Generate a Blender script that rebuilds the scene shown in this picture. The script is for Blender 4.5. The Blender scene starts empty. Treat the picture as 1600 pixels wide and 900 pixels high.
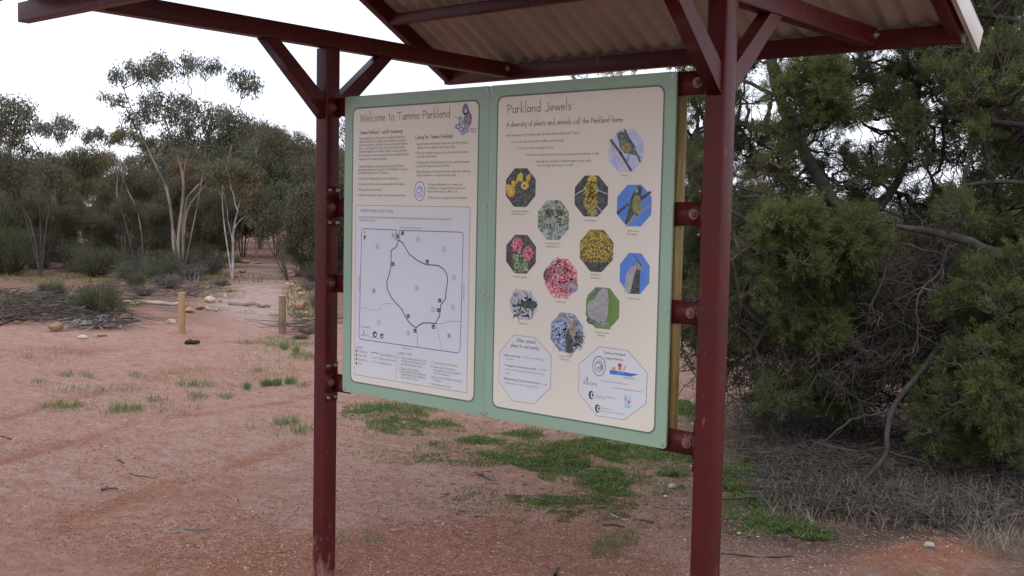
import bpy, math, random
import numpy as np
from mathutils import Vector
rng = np.random.default_rng(7); random.seed(7)
scene = bpy.context.scene
C = scene.collection

# ------------------------------------------------------------------ camera, world, sun
FX = 1727.27; CAMP = np.array([3.9883, -3.3793, 1.78])
YAW, PITCH, ROLL = math.radians(40.1666), math.radians(-3.8911), math.radians(1.1496)
FW = np.array([-math.sin(YAW)*math.cos(PITCH), math.cos(YAW)*math.cos(PITCH), math.sin(PITCH)])
r0 = np.array([math.cos(YAW), math.sin(YAW), 0]); u0 = np.cross(r0, FW)
RT = math.cos(ROLL)*r0+math.sin(ROLL)*u0; UP = -math.sin(ROLL)*r0+math.cos(ROLL)*u0
cd = bpy.data.cameras.new('camera'); cam = bpy.data.objects.new('camera', cd); C.objects.link(cam)
from mathutils import Matrix
M3 = Matrix(((RT[0], UP[0], -FW[0]), (RT[1], UP[1], -FW[1]), (RT[2], UP[2], -FW[2])))
cam.matrix_world = Matrix.Translation(CAMP) @ M3.to_4x4()
cd.sensor_width = 36; cd.lens = 36*FX/1600; cd.clip_end = 2000; cd.clip_start = .05
scene.camera = cam
w = bpy.data.worlds.new('World'); scene.world = w; w.use_nodes = True
nt = w.node_tree; nt.nodes.clear()
SUN_EL, SUN_AZ = math.radians(48), math.radians(150)   # azimuth measured from +Y clockwise
out = nt.nodes.new('ShaderNodeOutputWorld'); bg = nt.nodes.new('ShaderNodeBackground')
sky = nt.nodes.new('ShaderNodeTexSky'); sky.sky_type = 'NISHITA'; sky.sun_disc = False
sky.sun_elevation = SUN_EL; sky.sun_rotation = SUN_AZ
tc = nt.nodes.new('ShaderNodeTexCoord'); ns = nt.nodes.new('ShaderNodeTexNoise')
ns.inputs['Scale'].default_value = 1.5; ns.inputs['Detail'].default_value = 4
mp = nt.nodes.new('ShaderNodeMapping'); mp.inputs['Scale'].default_value = (1, 1, 2.5)
nt.links.new(tc.outputs['Generated'], mp.inputs[0]); nt.links.new(mp.outputs[0], ns.inputs['Vector'])
cr = nt.nodes.new('ShaderNodeMapRange'); cr.inputs[1].default_value = .38; cr.inputs[2].default_value = .66
cr.inputs[3].default_value = 0; cr.inputs[4].default_value = 1
nt.links.new(ns.outputs['Fac'], cr.inputs[0])
vm = nt.nodes.new('ShaderNodeMix'); vm.data_type = 'VECTOR'; vm.inputs[4].default_value = (4.3, 4.6, 5.7); vm.inputs[5].default_value = (8.2, 8.35, 8.9)
nt.links.new(cr.outputs[0], vm.inputs[0])
mx = nt.nodes.new('ShaderNodeMix'); mx.data_type = 'RGBA'; mx.inputs[0].default_value = .92
nt.links.new(sky.outputs[0], mx.inputs[6]); nt.links.new(vm.outputs[1], mx.inputs[7])
nt.links.new(mx.outputs[2], bg.inputs[0]); bg.inputs[1].default_value = .12
nt.links.new(bg.outputs[0], out.inputs[0])
sl = bpy.data.lights.new('sun', 'SUN'); sl.energy = .55; sl.angle = math.radians(25); sl.color = (1, .97, .92)
so = bpy.data.objects.new('sun', sl); C.objects.link(so)
sd = Vector((math.sin(SUN_AZ)*math.cos(SUN_EL), math.cos(SUN_AZ)*math.cos(SUN_EL), math.sin(SUN_EL)))
so.rotation_euler = sd.to_track_quat('Z', 'Y').to_euler(); so.location = (5, -8, 12)
scene.view_settings.view_transform = 'Standard'; scene.view_settings.look = 'None'
scene.view_settings.exposure = .72; scene.view_settings.gamma = 1
scene.cycles.max_bounces = 6; scene.cycles.transparent_max_bounces = 4

# ------------------------------------------------------------------ placing helpers (photo measurement -> world metres)
def ray(u, v): return FW+RT*(u-800)/FX+UP*(450-v)/FX
def W3(u, v, d): return CAMP+ray(u, v)*d
def G(u, v):
    r = ray(u, v); t = -CAMP[2]/r[2]; return CAMP+r*t
def depth(p): return float((np.asarray(p)-CAMP)@FW)
def onx(u, v, x): r = ray(u, v); return CAMP+r*((x-CAMP[0])/r[0])
def ony(u, v, y): r = ray(u, v); return CAMP+r*((y-CAMP[1])/r[1])

# ------------------------------------------------------------------ noise + terrain height
def _h(ix, iy, s): 
    n = (ix.astype(np.int64)*374761393+iy.astype(np.int64)*668265263+s*974634777) & 0x7fffffff
    n = ((n ^ (n >> 13))*1274126177) & 0x7fffffff
    return ((n ^ (n >> 16)) & 0xffff)/65535.
def vnoise(x, y, s=0):
    x = np.asarray(x, float); y = np.asarray(y, float)
    ix = np.floor(x); iy = np.floor(y); fx = x-ix; fy = y-iy; fx = fx*fx*(3-2*fx); fy = fy*fy*(3-2*fy)
    a = _h(ix, iy, s); b = _h(ix+1, iy, s); c = _h(ix, iy+1, s); d = _h(ix+1, iy+1, s)
    return (a*(1-fx)+b*fx)*(1-fy)+(c*(1-fx)+d*fx)*fy
def fbm(x, y, s=0, o=4):
    r = 0; a = .5
    for k in range(o): r = r+a*vnoise(x*2**k, y*2**k, s+k); a *= .5
    return r
def blob(x, y, u, v, ru, rv):
    """soft ellipse on the ground whose centre and radii were measured in the photo"""
    c = G(u, v); ax = G(u+ru, v)-c; ay = G(u, v-rv)-c
    A = np.array([[ax[0], ay[0]], [ax[1], ay[1]]]); Ai = np.linalg.inv(A)
    dx = x-c[0]; dy = y-c[1]
    q = (Ai[0, 0]*dx+Ai[0, 1]*dy)**2+(Ai[1, 0]*dx+Ai[1, 1]*dy)**2
    return np.exp(-q*1.0)
TRACKS = [((-60, 612), (470, 515)), ((-60, 575), (440, 505)), ((-60, 740), (240, 655)), ((240, 655), (520, 610)), ((60, 830), (460, 690)), ((-40, 660), (300, 575))]
def tracks(x, y):
    t_ = 0
    for i, (a, b) in enumerate(TRACKS):
        A = G(*a)[:2]; B = G(*b)[:2]; d = (B-A)/np.linalg.norm(B-A); L = np.linalg.norm(B-A)
        s_ = (x-A[0])*d[0]+(y-A[1])*d[1]; q_ = (x-A[0])*-d[1]+(y-A[1])*d[0]+(vnoise(s_*.8, s_*0+i, 4)-.5)*.25
        t_ = t_+np.exp(-(q_/.10)**2)*(s_ > 0)*(s_ < L)*(.5+vnoise(s_*2.5, s_*0+i*3, 8))
    return np.clip(t_, 0, 1.2)
def height(x, y):
    x = np.asarray(x, float); y = np.asarray(y, float)
    z = (fbm(x*.5, y*.5, 3)-.47)*.10+(fbm(x*2.3, y*2.3, 9)-.47)*.035+(fbm(x*9, y*9, 20, 3)-.44)*.022
    z = z+.10*blob(x, y, 1440, 885, 90, 28)+.05*blob(x, y, 150, 495, 140, 14)
    z = z-.018*tracks(x, y)
    return z-.005
def gz(p): return float(height(p[0], p[1]))
def Gz(u, v): 
    p = G(u, v); p[2] = gz(p); return p

# ------------------------------------------------------------------ materials
MATS = {}
def mat(name, col, rough=.7, col2=None, scale=8, spec=.3, bump=0, bscale=60, trans=0, metal=0, detail=4, fac=(.35, .65), stretch=None, coat=0):
    if name in MATS: return MATS[name]
    m = bpy.data.materials.new(name); m.use_nodes = True; n = m.node_tree; b = n.nodes['Principled BSDF']
    b.inputs['Roughness'].default_value = rough; b.inputs['Specular IOR Level'].default_value = spec; b.inputs['Metallic'].default_value = metal
    b.inputs['Coat Weight'].default_value = coat
    b.inputs['Base Color'].default_value = (*col, 1)
    t = n.nodes.new('ShaderNodeTexCoord'); src = t.outputs['Object']
    if stretch:
        q = n.nodes.new('ShaderNodeMapping'); q.inputs['Scale'].default_value = stretch; n.links.new(src, q.inputs[0]); src = q.outputs[0]
    c2 = col2 or tuple(c*.82 for c in col)
    z = n.nodes.new('ShaderNodeTexNoise'); z.inputs['Scale'].default_value = scale; z.inputs['Detail'].default_value = detail
    n.links.new(src, z.inputs['Vector'])
    r = n.nodes.new('ShaderNodeMapRange'); r.inputs[1].default_value = fac[0]; r.inputs[2].default_value = fac[1]; n.links.new(z.outputs['Fac'], r.inputs[0])
    x = n.nodes.new('ShaderNodeMix'); x.data_type = 'RGBA'; x.inputs[6].default_value = (*col, 1); x.inputs[7].default_value = (*c2, 1)
    n.links.new(r.outputs[0], x.inputs[0]); n.links.new(x.outputs[2], b.inputs['Base Color'])
    if bump:
        z2 = n.nodes.new('ShaderNodeTexNoise'); z2.inputs['Scale'].default_value = bscale; z2.inputs['Detail'].default_value = 5
        n.links.new(src, z2.inputs['Vector'])
        bp = n.nodes.new('ShaderNodeBump'); bp.inputs['Strength'].default_value = bump; bp.inputs['Distance'].default_value = .02
        n.links.new(z2.outputs['Fac'], bp.inputs['Height']); n.links.new(bp.outputs[0], b.inputs['Normal'])
    if trans:
        tr = n.nodes.new('ShaderNodeBsdfTranslucent'); n.links.new(x.outputs[2], tr.inputs[0])
        ms = n.nodes.new('ShaderNodeMixShader'); ms.inputs[0].default_value = trans
        o = n.nodes['Material Output']; n.links.new(b.outputs[0], ms.inputs[1]); n.links.new(tr.outputs[0], ms.inputs[2]); n.links.new(ms.outputs[0], o.inputs[0])
    MATS[name] = m; return m

# ------------------------------------------------------------------ mesh builder
class MB:
    def __init__(s): s.v = []; s.n = 0; s.f = {}; s.sm = False
    def add(s, verts, faces, mi=0):
        verts = np.asarray(verts, float).reshape(-1, 3); faces = np.asarray(faces, np.int64)
        s.v.append(verts); s.f.setdefault((faces.shape[1], mi), []).append(faces+s.n); s.n += len(verts); return s
    def box(s, lo, hi, mi=0, bev=0):
        x0, y0, z0 = lo; x1, y1, z1 = hi
        return s.add([(x0,y0,z0),(x1,y0,z0),(x1,y1,z0),(x0,y1,z0),(x0,y0,z1),(x1,y0,z1),(x1,y1,z1),(x0,y1,z1)],
                     [(0,3,2,1),(4,5,6,7),(0,1,5,4),(1,2,6,5),(2,3,7,6),(3,0,4,7)], mi)
    def prism(s, poly, a, b, mi=0):
        """poly: (n,3) ring; extruded by vector b-a"""
        p = np.asarray(poly, float); n = len(p); d = np.asarray(b, float)-np.asarray(a, float)
        s.add(np.vstack([p, p+d]), [(i, (i+1) % n, n+(i+1) % n, n+i) for i in range(n)], mi)
        base = s.n
        s.add(p, [tuple(range(n))[::-1]], mi) if False else None
        c0 = p.mean(0)
        s.add(np.vstack([p, c0]), [((i+1) % n, i, n) for i in range(n)], mi)
        s.add(np.vstack([p+d, c0+d]), [(i, (i+1) % n, n) for i in range(n)], mi); return s
    def bar(s, A, B, w, h, up=(0, 0, 1), r=.004, mi=0):
        """rounded rectangular hollow section from A to B (w sideways, h along up)"""
        A = np.asarray(A, float); B = np.asarray(B, float); t = (B-A)/np.linalg.norm(B-A)
        sd = np.cross(t, up); sd /= np.linalg.norm(sd); u = np.cross(sd, t); ring = []
        for (sx, sy, a0) in ((1, 1, 0), (-1, 1, 90), (-1, -1, 180), (1, -1, 270)):
            for k in range(4):
                a = math.radians(a0+k*30); ring.append(A+sd*(sx*(w/2-r)+r*math.cos(a))+u*(sy*(h/2-r)+r*math.sin(a)))
        return s.prism(ring, A, B, mi)
    def tube(s, pts, rad, n=6, mi=0):
        pts = np.asarray(pts, float); k = len(pts); rad = np.broadcast_to(rad, (k,)) if np.ndim(rad) else np.full(k, rad)
        T = np.gradient(pts, axis=0); T /= np.linalg.norm(T, axis=1)[:, None]+1e-9
        ref = np.array([.31, .17, .93]) if abs(T[0][2]) < .8 else np.array([1., .2, .1])
        S = np.cross(T, ref); S /= np.linalg.norm(S, axis=1)[:, None]+1e-9; U = np.cross(S, T)
        a = np.arange(n)*2*math.pi/n
        V = pts[:, None]+rad[:, None, None]*(np.cos(a)[None, :, None]*S[:, None]+np.sin(a)[None, :, None]*U[:, None])
        i = np.arange(k-1)[:, None]*n; j = np.arange(n)[None]; j2 = (j+1) % n
        F = np.stack([i+j, i+j2, i+n+j2, i+n+j], -1).reshape(-1, 4)
        s.add(V.reshape(-1, 3), F, mi)
        s.add(np.vstack([V[-1], pts[-1:]]), [(q, (q+1) % n, n) for q in range(n)], mi); return s
    def cyl(s, A, B, r, n=16, mi=0):
        A = np.asarray(A, float); B = np.asarray(B, float); t = (B-A)/np.linalg.norm(B-A)
        q = np.cross(t, [.3, .5, .8]); q /= np.linalg.norm(q); u = np.cross(q, t)
        ring = [A+r*(math.cos(a)*q+math.sin(a)*u) for a in np.arange(n)*2*math.pi/n]
        return s.prism(ring, A, B, mi)
    def twigs(s, P, mi=0, r=.004, r1=.001):
        """P: (N,K,3) polylines as 3-sided thin tubes"""
        N, K, _ = P.shape; T = P[:, -1]-P[:, 0]; T /= np.linalg.norm(T, axis=1)[:, None]+1e-9
        S = np.cross(T, [.31, .57, .76]); S /= np.linalg.norm(S, axis=1)[:, None]+1e-9; U = np.cross(S, T)
        r = np.broadcast_to(r, (N,))[:, None]*np.linspace(1, 0, K)[None]+r1
        V = np.stack([P+r[..., None]*(math.cos(a)*S+math.sin(a)*U)[:, None] for a in (0, 2.094, 4.189)], 2)  # N,K,3,3
        base = (np.arange(N)*K*3)[:, None, None]; k = (np.arange(K-1)*3)[None, :, None]; j = np.arange(3)[None, None]; j2 = (j+1) % 3
        F = np.stack([base+k+j, base+k+j2, base+k+3+j2, base+k+3+j], -1).reshape(-1, 4)
        return s.add(V.reshape(-1, 3), F, mi)
    def leaves(s, Cc, D, L, Wd, mi=0):
        """diamond leaves from base Cc along unit D"""
        N = len(Cc); R = rng.normal(size=(N, 3)); S = np.cross(D, R); S /= np.linalg.norm(S, axis=1)[:, None]+1e-9
        L = np.broadcast_to(L, (N,))[:, None]; Wd = np.broadcast_to(Wd, (N,))[:, None]
        V = np.stack([Cc, Cc+D*L*.45+S*Wd/2, Cc+D*L, Cc+D*L*.45-S*Wd/2], 1)
        return s.add(V.reshape(-1, 3), np.arange(N*4).reshape(-1, 4), mi)
    def build(s, name, mats, parent=None, smooth=False, label=None, loc=None):
        me = bpy.data.meshes.new(name); V = np.vstack(s.v)
        if loc is not None: V = V-np.asarray(loc)
        me.vertices.add(len(V)); me.vertices.foreach_set('co', V.ravel())
        loops = []; starts = []; mi = []; off = 0
        for (k, m), fs in s.f.items():
            F = np.vstack(fs); loops.append(F.ravel()); starts.append(off+np.arange(len(F))*k); mi.append(np.full(len(F), m)); off += F.size
        loops = np.concatenate(loops); starts = np.concatenate(starts); mi = np.concatenate(mi)
        me.loops.add(len(loops)); me.loops.foreach_set('vertex_index', loops.astype(np.int32))
        me.polygons.add(len(starts)); me.polygons.foreach_set('loop_start', starts.astype(np.int32))
        me.polygons.foreach_set('material_index', mi.astype(np.int32))
        if smooth: me.polygons.foreach_set('use_smooth', np.ones(len(starts), bool))
        me.update(calc_edges=True); me.validate()
        for m in (mats if isinstance(mats, (list, tuple)) else [mats]): me.materials.append(m)
        o = bpy.data.objects.new(name, me); C.objects.link(o)
        if loc is not None: o.location = loc
        if parent: o.parent = parent
        if label: o['label'] = label
        return o
def thing(name, label, cat, loc=(0, 0, 0), group=None):
    o = bpy.data.objects.new(name, None); C.objects.link(o); o.location = loc; o.empty_display_size = .2
    return tag(o, label, cat, group)
def tag(o, label, cat, group=None):
    o['label'] = label; o['category'] = cat
    if group: o['group'] = group
    return o
def part(mb, name, mats, root, smooth=False, label=None):
    """build world-space mesh as child of root at root.location"""
    o = mb.build(name, mats, None, smooth, label, loc=tuple(root_loc(root))); o.location = (0, 0, 0) ; o.parent = root; return o
def root_loc(o):
    l = Vector(o.location)
    while o.parent: o = o.parent; l = l+Vector(o.location)
    return l
def copy_tree(o, parent=None):
    c = o.copy(); C.objects.link(c); c.parent = parent
    for ch in [q for q in o.children]: copy_tree(ch, c)
    return c
def unit(v): return v/(np.linalg.norm(v, axis=-1, keepdims=True)+1e-9)

# ================================================================== GROUND
def axis(lo, hi, step, far, g=1.13):
    a = [lo+i*step for i in range(int((hi-lo)/step)+1)]; s = step; x = lo
    L = []
    while x > -far: s *= g; x -= s; L.append(x)
    s = step; x = a[-1]; R = []
    while x < far: s *= g; x += s; R.append(x)
    return np.array(L[::-1]+a+R)
gx = axis(-5, 4.6, .035, 900); gy = axis(-2, 7.5, .035, 900)
X, Y = np.meshgrid(gx, gy, indexing='xy'); Z = height(X, Y)
nx, ny = len(gx), len(gy)
g = MB(); idx = np.arange(nx*ny).reshape(ny, nx)
g.add(np.stack([X, Y, Z], -1).reshape(-1, 3), np.stack([idx[:-1, :-1], idx[:-1, 1:], idx[1:, 1:], idx[1:, :-1]], -1).reshape(-1, 4))
def soil_masks(x, y):
    n = fbm(x*1.1, y*1.1, 31); n2 = fbm(x*3.1, y*3.1, 55)
    red = blob(x, y, 520, 905, 400, 65)*.85+blob(x, y, 150, 800, 260, 60)*.3+blob(x, y, 900, 860, 200, 40)*.5+blob(x, y, 1440, 872, 130, 40)*1.3+blob(x, y, 330, 492, 60, 12)*.7+blob(x, y, 60, 470, 130, 10)*.8+blob(x, y, 720, 860, 260, 60)*.5+blob(x, y, 60, 505, 100, 5)*.6
    red = np.clip(red+(n-.47)*1.5, 0, 1)
    red = np.clip(red+tracks(x, y)*.55, 0, 1)
    pathm = np.clip(blob(x, y, 408, 440, 38, 20)*1.8+blob(x, y, 402, 478, 75, 18)*1.4+blob(x, y, 410, 424, 32, 8)*1.6+blob(x, y, 398, 458, 50, 14)*1.5+blob(x, y, 404, 410, 30, 5)*1.5, 0, 1)
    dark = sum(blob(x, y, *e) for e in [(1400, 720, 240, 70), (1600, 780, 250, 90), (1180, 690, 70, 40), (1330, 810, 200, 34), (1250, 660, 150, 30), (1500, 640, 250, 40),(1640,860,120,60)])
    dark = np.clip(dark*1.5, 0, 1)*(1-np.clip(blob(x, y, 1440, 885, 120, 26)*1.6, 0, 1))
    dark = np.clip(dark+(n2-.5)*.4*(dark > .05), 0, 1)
    green = sum(blob(x, y, u, v, ru, rv)*k for u, v, ru, rv, k in [(700, 690, 190, 26, .45), (640, 655, 110, 14, .6), (820, 700, 100, 20, .6), (960, 705, 110, 26, .9), (1060, 700, 60, 40, .9), (900, 775, 90, 26, .7), (980, 810, 70, 20, .4), (1170, 760, 70, 40, .8), (1240, 820, 70, 18, .8)])
    # scrub floor beyond the clearing
    p = np.stack([x-CAMP[0], y-CAMP[1]], -1); d = p@(FW[:2]/np.linalg.norm(FW[:2]))
    far = np.clip((d-16.6)/1.5+(n2-.47)*2.2, 0, 1)*np.clip((d-15)/2, 0, 1)*.9*(1-pathm)
    return red, pathm, dark, np.clip(green, 0, 1), far
o = g.build('ground', mat('tmp', (1, 1, 1)), smooth=True); o['kind'] = 'structure'
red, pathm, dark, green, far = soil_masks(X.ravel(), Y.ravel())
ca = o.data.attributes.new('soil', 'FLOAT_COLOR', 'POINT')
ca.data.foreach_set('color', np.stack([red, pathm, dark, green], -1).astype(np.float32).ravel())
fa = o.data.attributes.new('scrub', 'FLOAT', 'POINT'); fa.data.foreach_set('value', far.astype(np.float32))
def ground_mat():
    m = bpy.data.materials.new('red_earth'); m.use_nodes = True; n = m.node_tree; N = n.nodes; Lk = n.links.new; b = N['Principled BSDF']
    b.inputs['Roughness'].default_value = .95; b.inputs['Specular IOR Level'].default_value = .1
    t = N.new('ShaderNodeTexCoord').outputs['Object']
    def noise(sc, det=5, rough=.6, st=None):
        z = N.new('ShaderNodeTexNoise'); z.inputs['Scale'].default_value = sc; z.inputs['Detail'].default_value = det; z.inputs['Roughness'].default_value = rough
        if st:
            q = N.new('ShaderNodeMapping'); q.inputs['Scale'].default_value = st; q.inputs['Rotation'].default_value = (0, 0, math.radians(25)); Lk(t, q.inputs[0]); Lk(q.outputs[0], z.inputs['Vector'])
        else: Lk(t, z.inputs['Vector'])
        return z.outputs['Fac']
    def rmp(x, a, b_, lo=0, hi=1):
        q = N.new('ShaderNodeMapRange'); q.inputs[1].default_value = a; q.inputs[2].default_value = b_; q.inputs[3].default_value = lo; q.inputs[4].default_value = hi; Lk(x, q.inputs[0]); return q.outputs[0]
    def mixc(f, a, c):
        q = N.new('ShaderNodeMix'); q.data_type = 'RGBA'
        if isinstance(f, float): q.inputs[0].default_value = f
        else: Lk(f, q.inputs[0])
        for k, v in ((6, a), (7, c)):
            if isinstance(v, tuple): q.inputs[k].default_value = (*v, 1)
            else: Lk(v, q.inputs[k])
        return q.outputs[2]
    def math_(op, a, c):
        q = N.new('ShaderNodeMath'); q.operation = op
        for k, v in ((0, a), (1, c)):
            if isinstance(v, (int, float)): q.inputs[k].default_value = v
            else: Lk(v, q.inputs[k])
        q.use_clamp = True; return q.outputs[0]
    at = N.new('ShaderNodeAttribute'); at.attribute_name = 'soil'; sp = N.new('ShaderNodeSeparateColor'); Lk(at.outputs['Color'], sp.inputs[0])
    at2 = N.new('ShaderNodeAttribute'); at2.attribute_name = 'scrub'
    pale = mixc(rmp(noise(2.2, 6, .65, (1, 2.6, 1)), .35, .66), (.56, .350, .270), (.45, .235, .160))
    pale = mixc(rmp(noise(13, 6, .7), .38, .7, 0, .8), pale, (.64, .43, .37))
    redc = mixc(rmp(noise(9, 5), .35, .65), (.48, .225, .14), (.37, .155, .09))
    c = mixc(rmp(math_('MULTIPLY', sp.outputs[0], rmp(noise(7, 6, .7), .3, .6, .35, 1.25)), .12, .7, 0, .85), pale, redc)
    c = mixc(sp.outputs[1], c, mixc(rmp(noise(6), .4, .6), (.55, .385, .33), (.64, .48, .43)))
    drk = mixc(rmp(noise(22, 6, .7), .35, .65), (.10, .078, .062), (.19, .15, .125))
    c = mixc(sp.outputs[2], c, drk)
    grn = mixc(rmp(noise(7), .4, .6), (.085, .115, .04), (.22, .20, .05))
    gm = math_('MULTIPLY', at.outputs['Alpha'], rmp(noise(5, 6, .7), .40, .62))
    c = mixc(math_('MULTIPLY', gm, .9), c, grn)
    scr = mixc(rmp(noise(1.2, 6, .7), .42, .6), mixc(rmp(noise(3.1, 5), .45, .6), (.12, .115, .085), (.21, .165, .13)), (.34, .165, .11))
    c = mixc(at2.outputs['Fac'], c, scr)
    c = mixc(rmp(noise(4.3, 7, .72, (1, 2.2, 1)), .50, .66, 0, .7), c, (.385, .180, .125))
    c = mixc(rmp(noise(24, 5, .75), .53, .67, 0, .7), c, (.26, .125, .088))
    c = mixc(rmp(noise(17, 6, .75, (1, 1.8, 1)), .54, .68, 0, .55), c, (.68, .50, .45))
    # fine grit
    c = mixc(rmp(noise(75, 3, .8), .57, .66, 0, .6), c, (.16, .075, .05))
    c = mixc(rmp(noise(58, 3, .8), .60, .70, 0, .55), c, (.62, .47, .38))
    Lk(c, b.inputs['Base Color'])
    bp = N.new('ShaderNodeBump'); bp.inputs['Strength'].default_value = 1; bp.inputs['Distance'].default_value = .03
    hh = N.new('ShaderNodeMath'); hh.operation = 'ADD'; Lk(noise(30, 8, .75), hh.inputs[0]); Lk(noise(110, 4, .7), hh.inputs[1])
    Lk(hh.outputs[0], bp.inputs['Height']); Lk(bp.outputs[0], b.inputs['Normal'])
    return m
o.data.materials.clear(); o.data.materials.append(ground_mat())

# ================================================================== SHELTER
def paint_mat():
    m = mat('maroon_paint', (.084, .0085, .0085), .42, (.062, .0095, .010), 6, .25, .08, 25, coat=.04)
    n = m.node_tree; N = n.nodes; b = N['Principled BSDF']; src = b.inputs['Base Color'].links[0].from_socket
    t = N.new('ShaderNodeNewGeometry'); s = N.new('ShaderNodeSeparateXYZ'); n.links.new(t.outputs['Position'], s.inputs[0])
    z = N.new('ShaderNodeTexNoise'); z.inputs['Scale'].default_value = 26; z.inputs['Detail'].default_value = 7; z.inputs['Roughness'].default_value = .75
    q = N.new('ShaderNodeMapping'); q.inputs['Scale'].default_value = (1, 1, .35); n.links.new(t.outputs['Position'], q.inputs[0]); n.links.new(q.outputs[0], z.inputs['Vector'])
    r = N.new('ShaderNodeMapRange'); r.inputs[1].default_value = .0; r.inputs[2].default_value = .32; r.inputs[3].default_value = .22; r.inputs[4].default_value = 0; n.links.new(s.outputs[2], r.inputs[0])
    a = N.new('ShaderNodeMath'); a.operation = 'ADD'; n.links.new(z.outputs['Fac'], a.inputs[0]); n.links.new(r.outputs[0], a.inputs[1])
    k = N.new('ShaderNodeMapRange'); k.inputs[1].default_value = .605; k.inputs[2].default_value = .76; k.inputs[4].default_value = .6; n.links.new(a.outputs[0], k.inputs[0])
    x = N.new('ShaderNodeMix'); x.data_type = 'RGBA'; x.inputs[7].default_value = (.36, .22, .18, 1); n.links.new(k.outputs[0], x.inputs[0]); n.links.new(src, x.inputs[6])
    n.links.new(x.outputs[2], b.inputs['Base Color'])
    return m
PAINT = paint_mat()
STEEL = mat('bolt_steel', (.5, .5, .52), .35, metal=.8)
S = 2.0539; TB = 2.518; P_ = .079; hp = .0395
TH = .078; YF, YB = -1.1995, 1.2839; XL, XR = -.4676, S+.3789
SLOPE = math.tan(math.radians(28.5)); RZ0 = 2.494  # rafter underside height at y = 1.308
shelter = thing('sign_shelter', 'dark red painted steel sign shelter with two posts and a corrugated iron roof', 'shelter', (S/2, 0, 0))
def bolt(A, n, parent, r=.012):
    n = np.array(n, float); A = np.array(A, float)
    b = MB(); b.cyl(A, A+n*.002, r*1.45, 18); b.cyl(A+n*.0015, A+n*.010, r, 6); b.cyl(A+n*.009, A+n*.017, r*.55, 10)
    return part(b, 'bolt', STEEL if r < .0125 else BOLTRED, parent)
BOLTRED = mat('painted_bolt', (.20, .085, .08), .35, spec=.6)
for px in (0, S):
    m = MB(); m.bar((px, 0, -.3), (px, 0, TB-.002), P_, P_, (0, 1, 0), .007); po = part(m, 'post', PAINT, shelter)
    m = MB(); m.bar((px, YF+.03, TB+TH/2), (px, YB-.027, TB+TH/2), .062, TH, (0, 0, 1), .005); ti = part(m, 'tie_beam', PAINT, shelter)
    for ye in (YB-.05, YF+.05): bolt((px+.0312, ye, TB+.045), (1, 0, 0), ti, .012)
    for s_, y0, z0, y1 in ((-1, -.036, 2.235, -.33), (1, .036, 2.235, .33)):
        m = MB(); zt = TB+.012
        # square section brace, mitred: polygon in the YZ plane extruded in X
        wv = .062
        poly = [(px-.027, y0, z0-.045), (px-.027, y0, z0+wv-.005), (px-.027, y1+(-s_)*.0, TB-.001) if False else (px-.027, y1-s_*.035, TB-.0015), (px-.027, y1+s_*.052, TB-.0015)]
        m.prism(poly, (px-.027, 0, 0), (px+.027, 0, 0)); part(m, 'brace', PAINT, shelter)
for yy in (YF, YB):
    s_ = 1 if yy > 0 else -1
    m = MB(); m.bar((XL, yy, TB+.029), (XR, yy, TB+.029), .05, .078, (0, 0, 1), .004); part(m, 'eave_purlin', PAINT, shelter)
def rz(y): return RZ0+(1.308-abs(y))*SLOPE   # underside of the rafters
for sgn in (1, -1):
    # mid purlin and ridge side purlin
    for yy in (.80, .12):
        m = MB(); m.bar((XL+.052, sgn*yy, rz(yy)+.033), (XR-.052, sgn*yy, rz(yy)+.033), .045, .055, (0, 0, 1), .004); part(m, 'purlin', PAINT, shelter)
    for xx in (XL+.0255, XR-.0255):
        m = MB(); m.bar((xx, 1.29 if sgn > 0 else -1.17, rz(1.29 if sgn > 0 else 1.17)+.045), (xx, sgn*.0, rz(0)+.045), .05, .078, (0, 0, 1), .004); part(m, 'rafter', PAINT, shelter)
    for xx, nx_ in ((XL+.0515, 1), (XR-.0515, -1)):
        for yy in (1.20, .80): bolt((xx, sgn*yy, rz(yy)+.05), (nx_, 0, 0), shelter, .009)
    # corrugated sheet
    xs = np.arange(XL+.04, XR+.03, .0095); ys = np.array([0, .35, .7, 1.05, 1.375])
    zc = .0115*np.sin(xs*2*math.pi/.098)
    XX, YY = np.meshgrid(xs, ys); ZZ = rz(0)-YY*SLOPE+.100+zc[None]
    m = MB(); kx = len(xs); ii = np.arange(kx*len(ys)).reshape(len(ys), kx)
    F = np.stack([ii[:-1, :-1], ii[:-1, 1:], ii[1:, 1:], ii[1:, :-1]], -1).reshape(-1, 4)
    V = np.stack([XX, sgn*YY, ZZ], -1).reshape(-1, 3)
    m.add(V, F); m.add(V+np.array([0, 0, .0012]), F[:, ::-1])
    part(m, 'roof_sheet', mat('roof_iron', (.40, .355, .31), .5, (.31, .265, .225), 2.2, .3, metal=.0, stretch=(1, 1, 1)), shelter, smooth=True)
    # barge capping
    for xx, k in ((XR+.036, 1),):
        m = MB()
        a = np.array([xx, sgn*1.385, rz(1.385)+.075]); b_ = np.array([xx, 0, rz(0)+.075])
        m.bar(a, b_, .004, .10, (0, 0, 1), .001)
        m.bar(a+[-k*.035, 0, .052], b_+[-k*.035, 0, .052], .074, .004, (0, 0, 1), .001)
        m.bar(a+[-k*.012, 0, -.046], b_+[-k*.012, 0, -.046], .020, .004, (0, 0, 1), .001)
        part(m, 'barge_capping', mat('cream_flashing', (.62, .60, .55), .4, (.5, .47, .42), 5), shelter)
m = MB(); 
for sgn in (1, -1): m.bar((XL+.03, sgn*.055, rz(.055)+.118), (XR+.04, sgn*.055, rz(.055)+.118), .12, .003, (0, -sgn*math.sin(.5), math.cos(.5)), .001)
part(m, 'ridge_cap', MATS['cream_flashing'], shelter)
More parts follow.
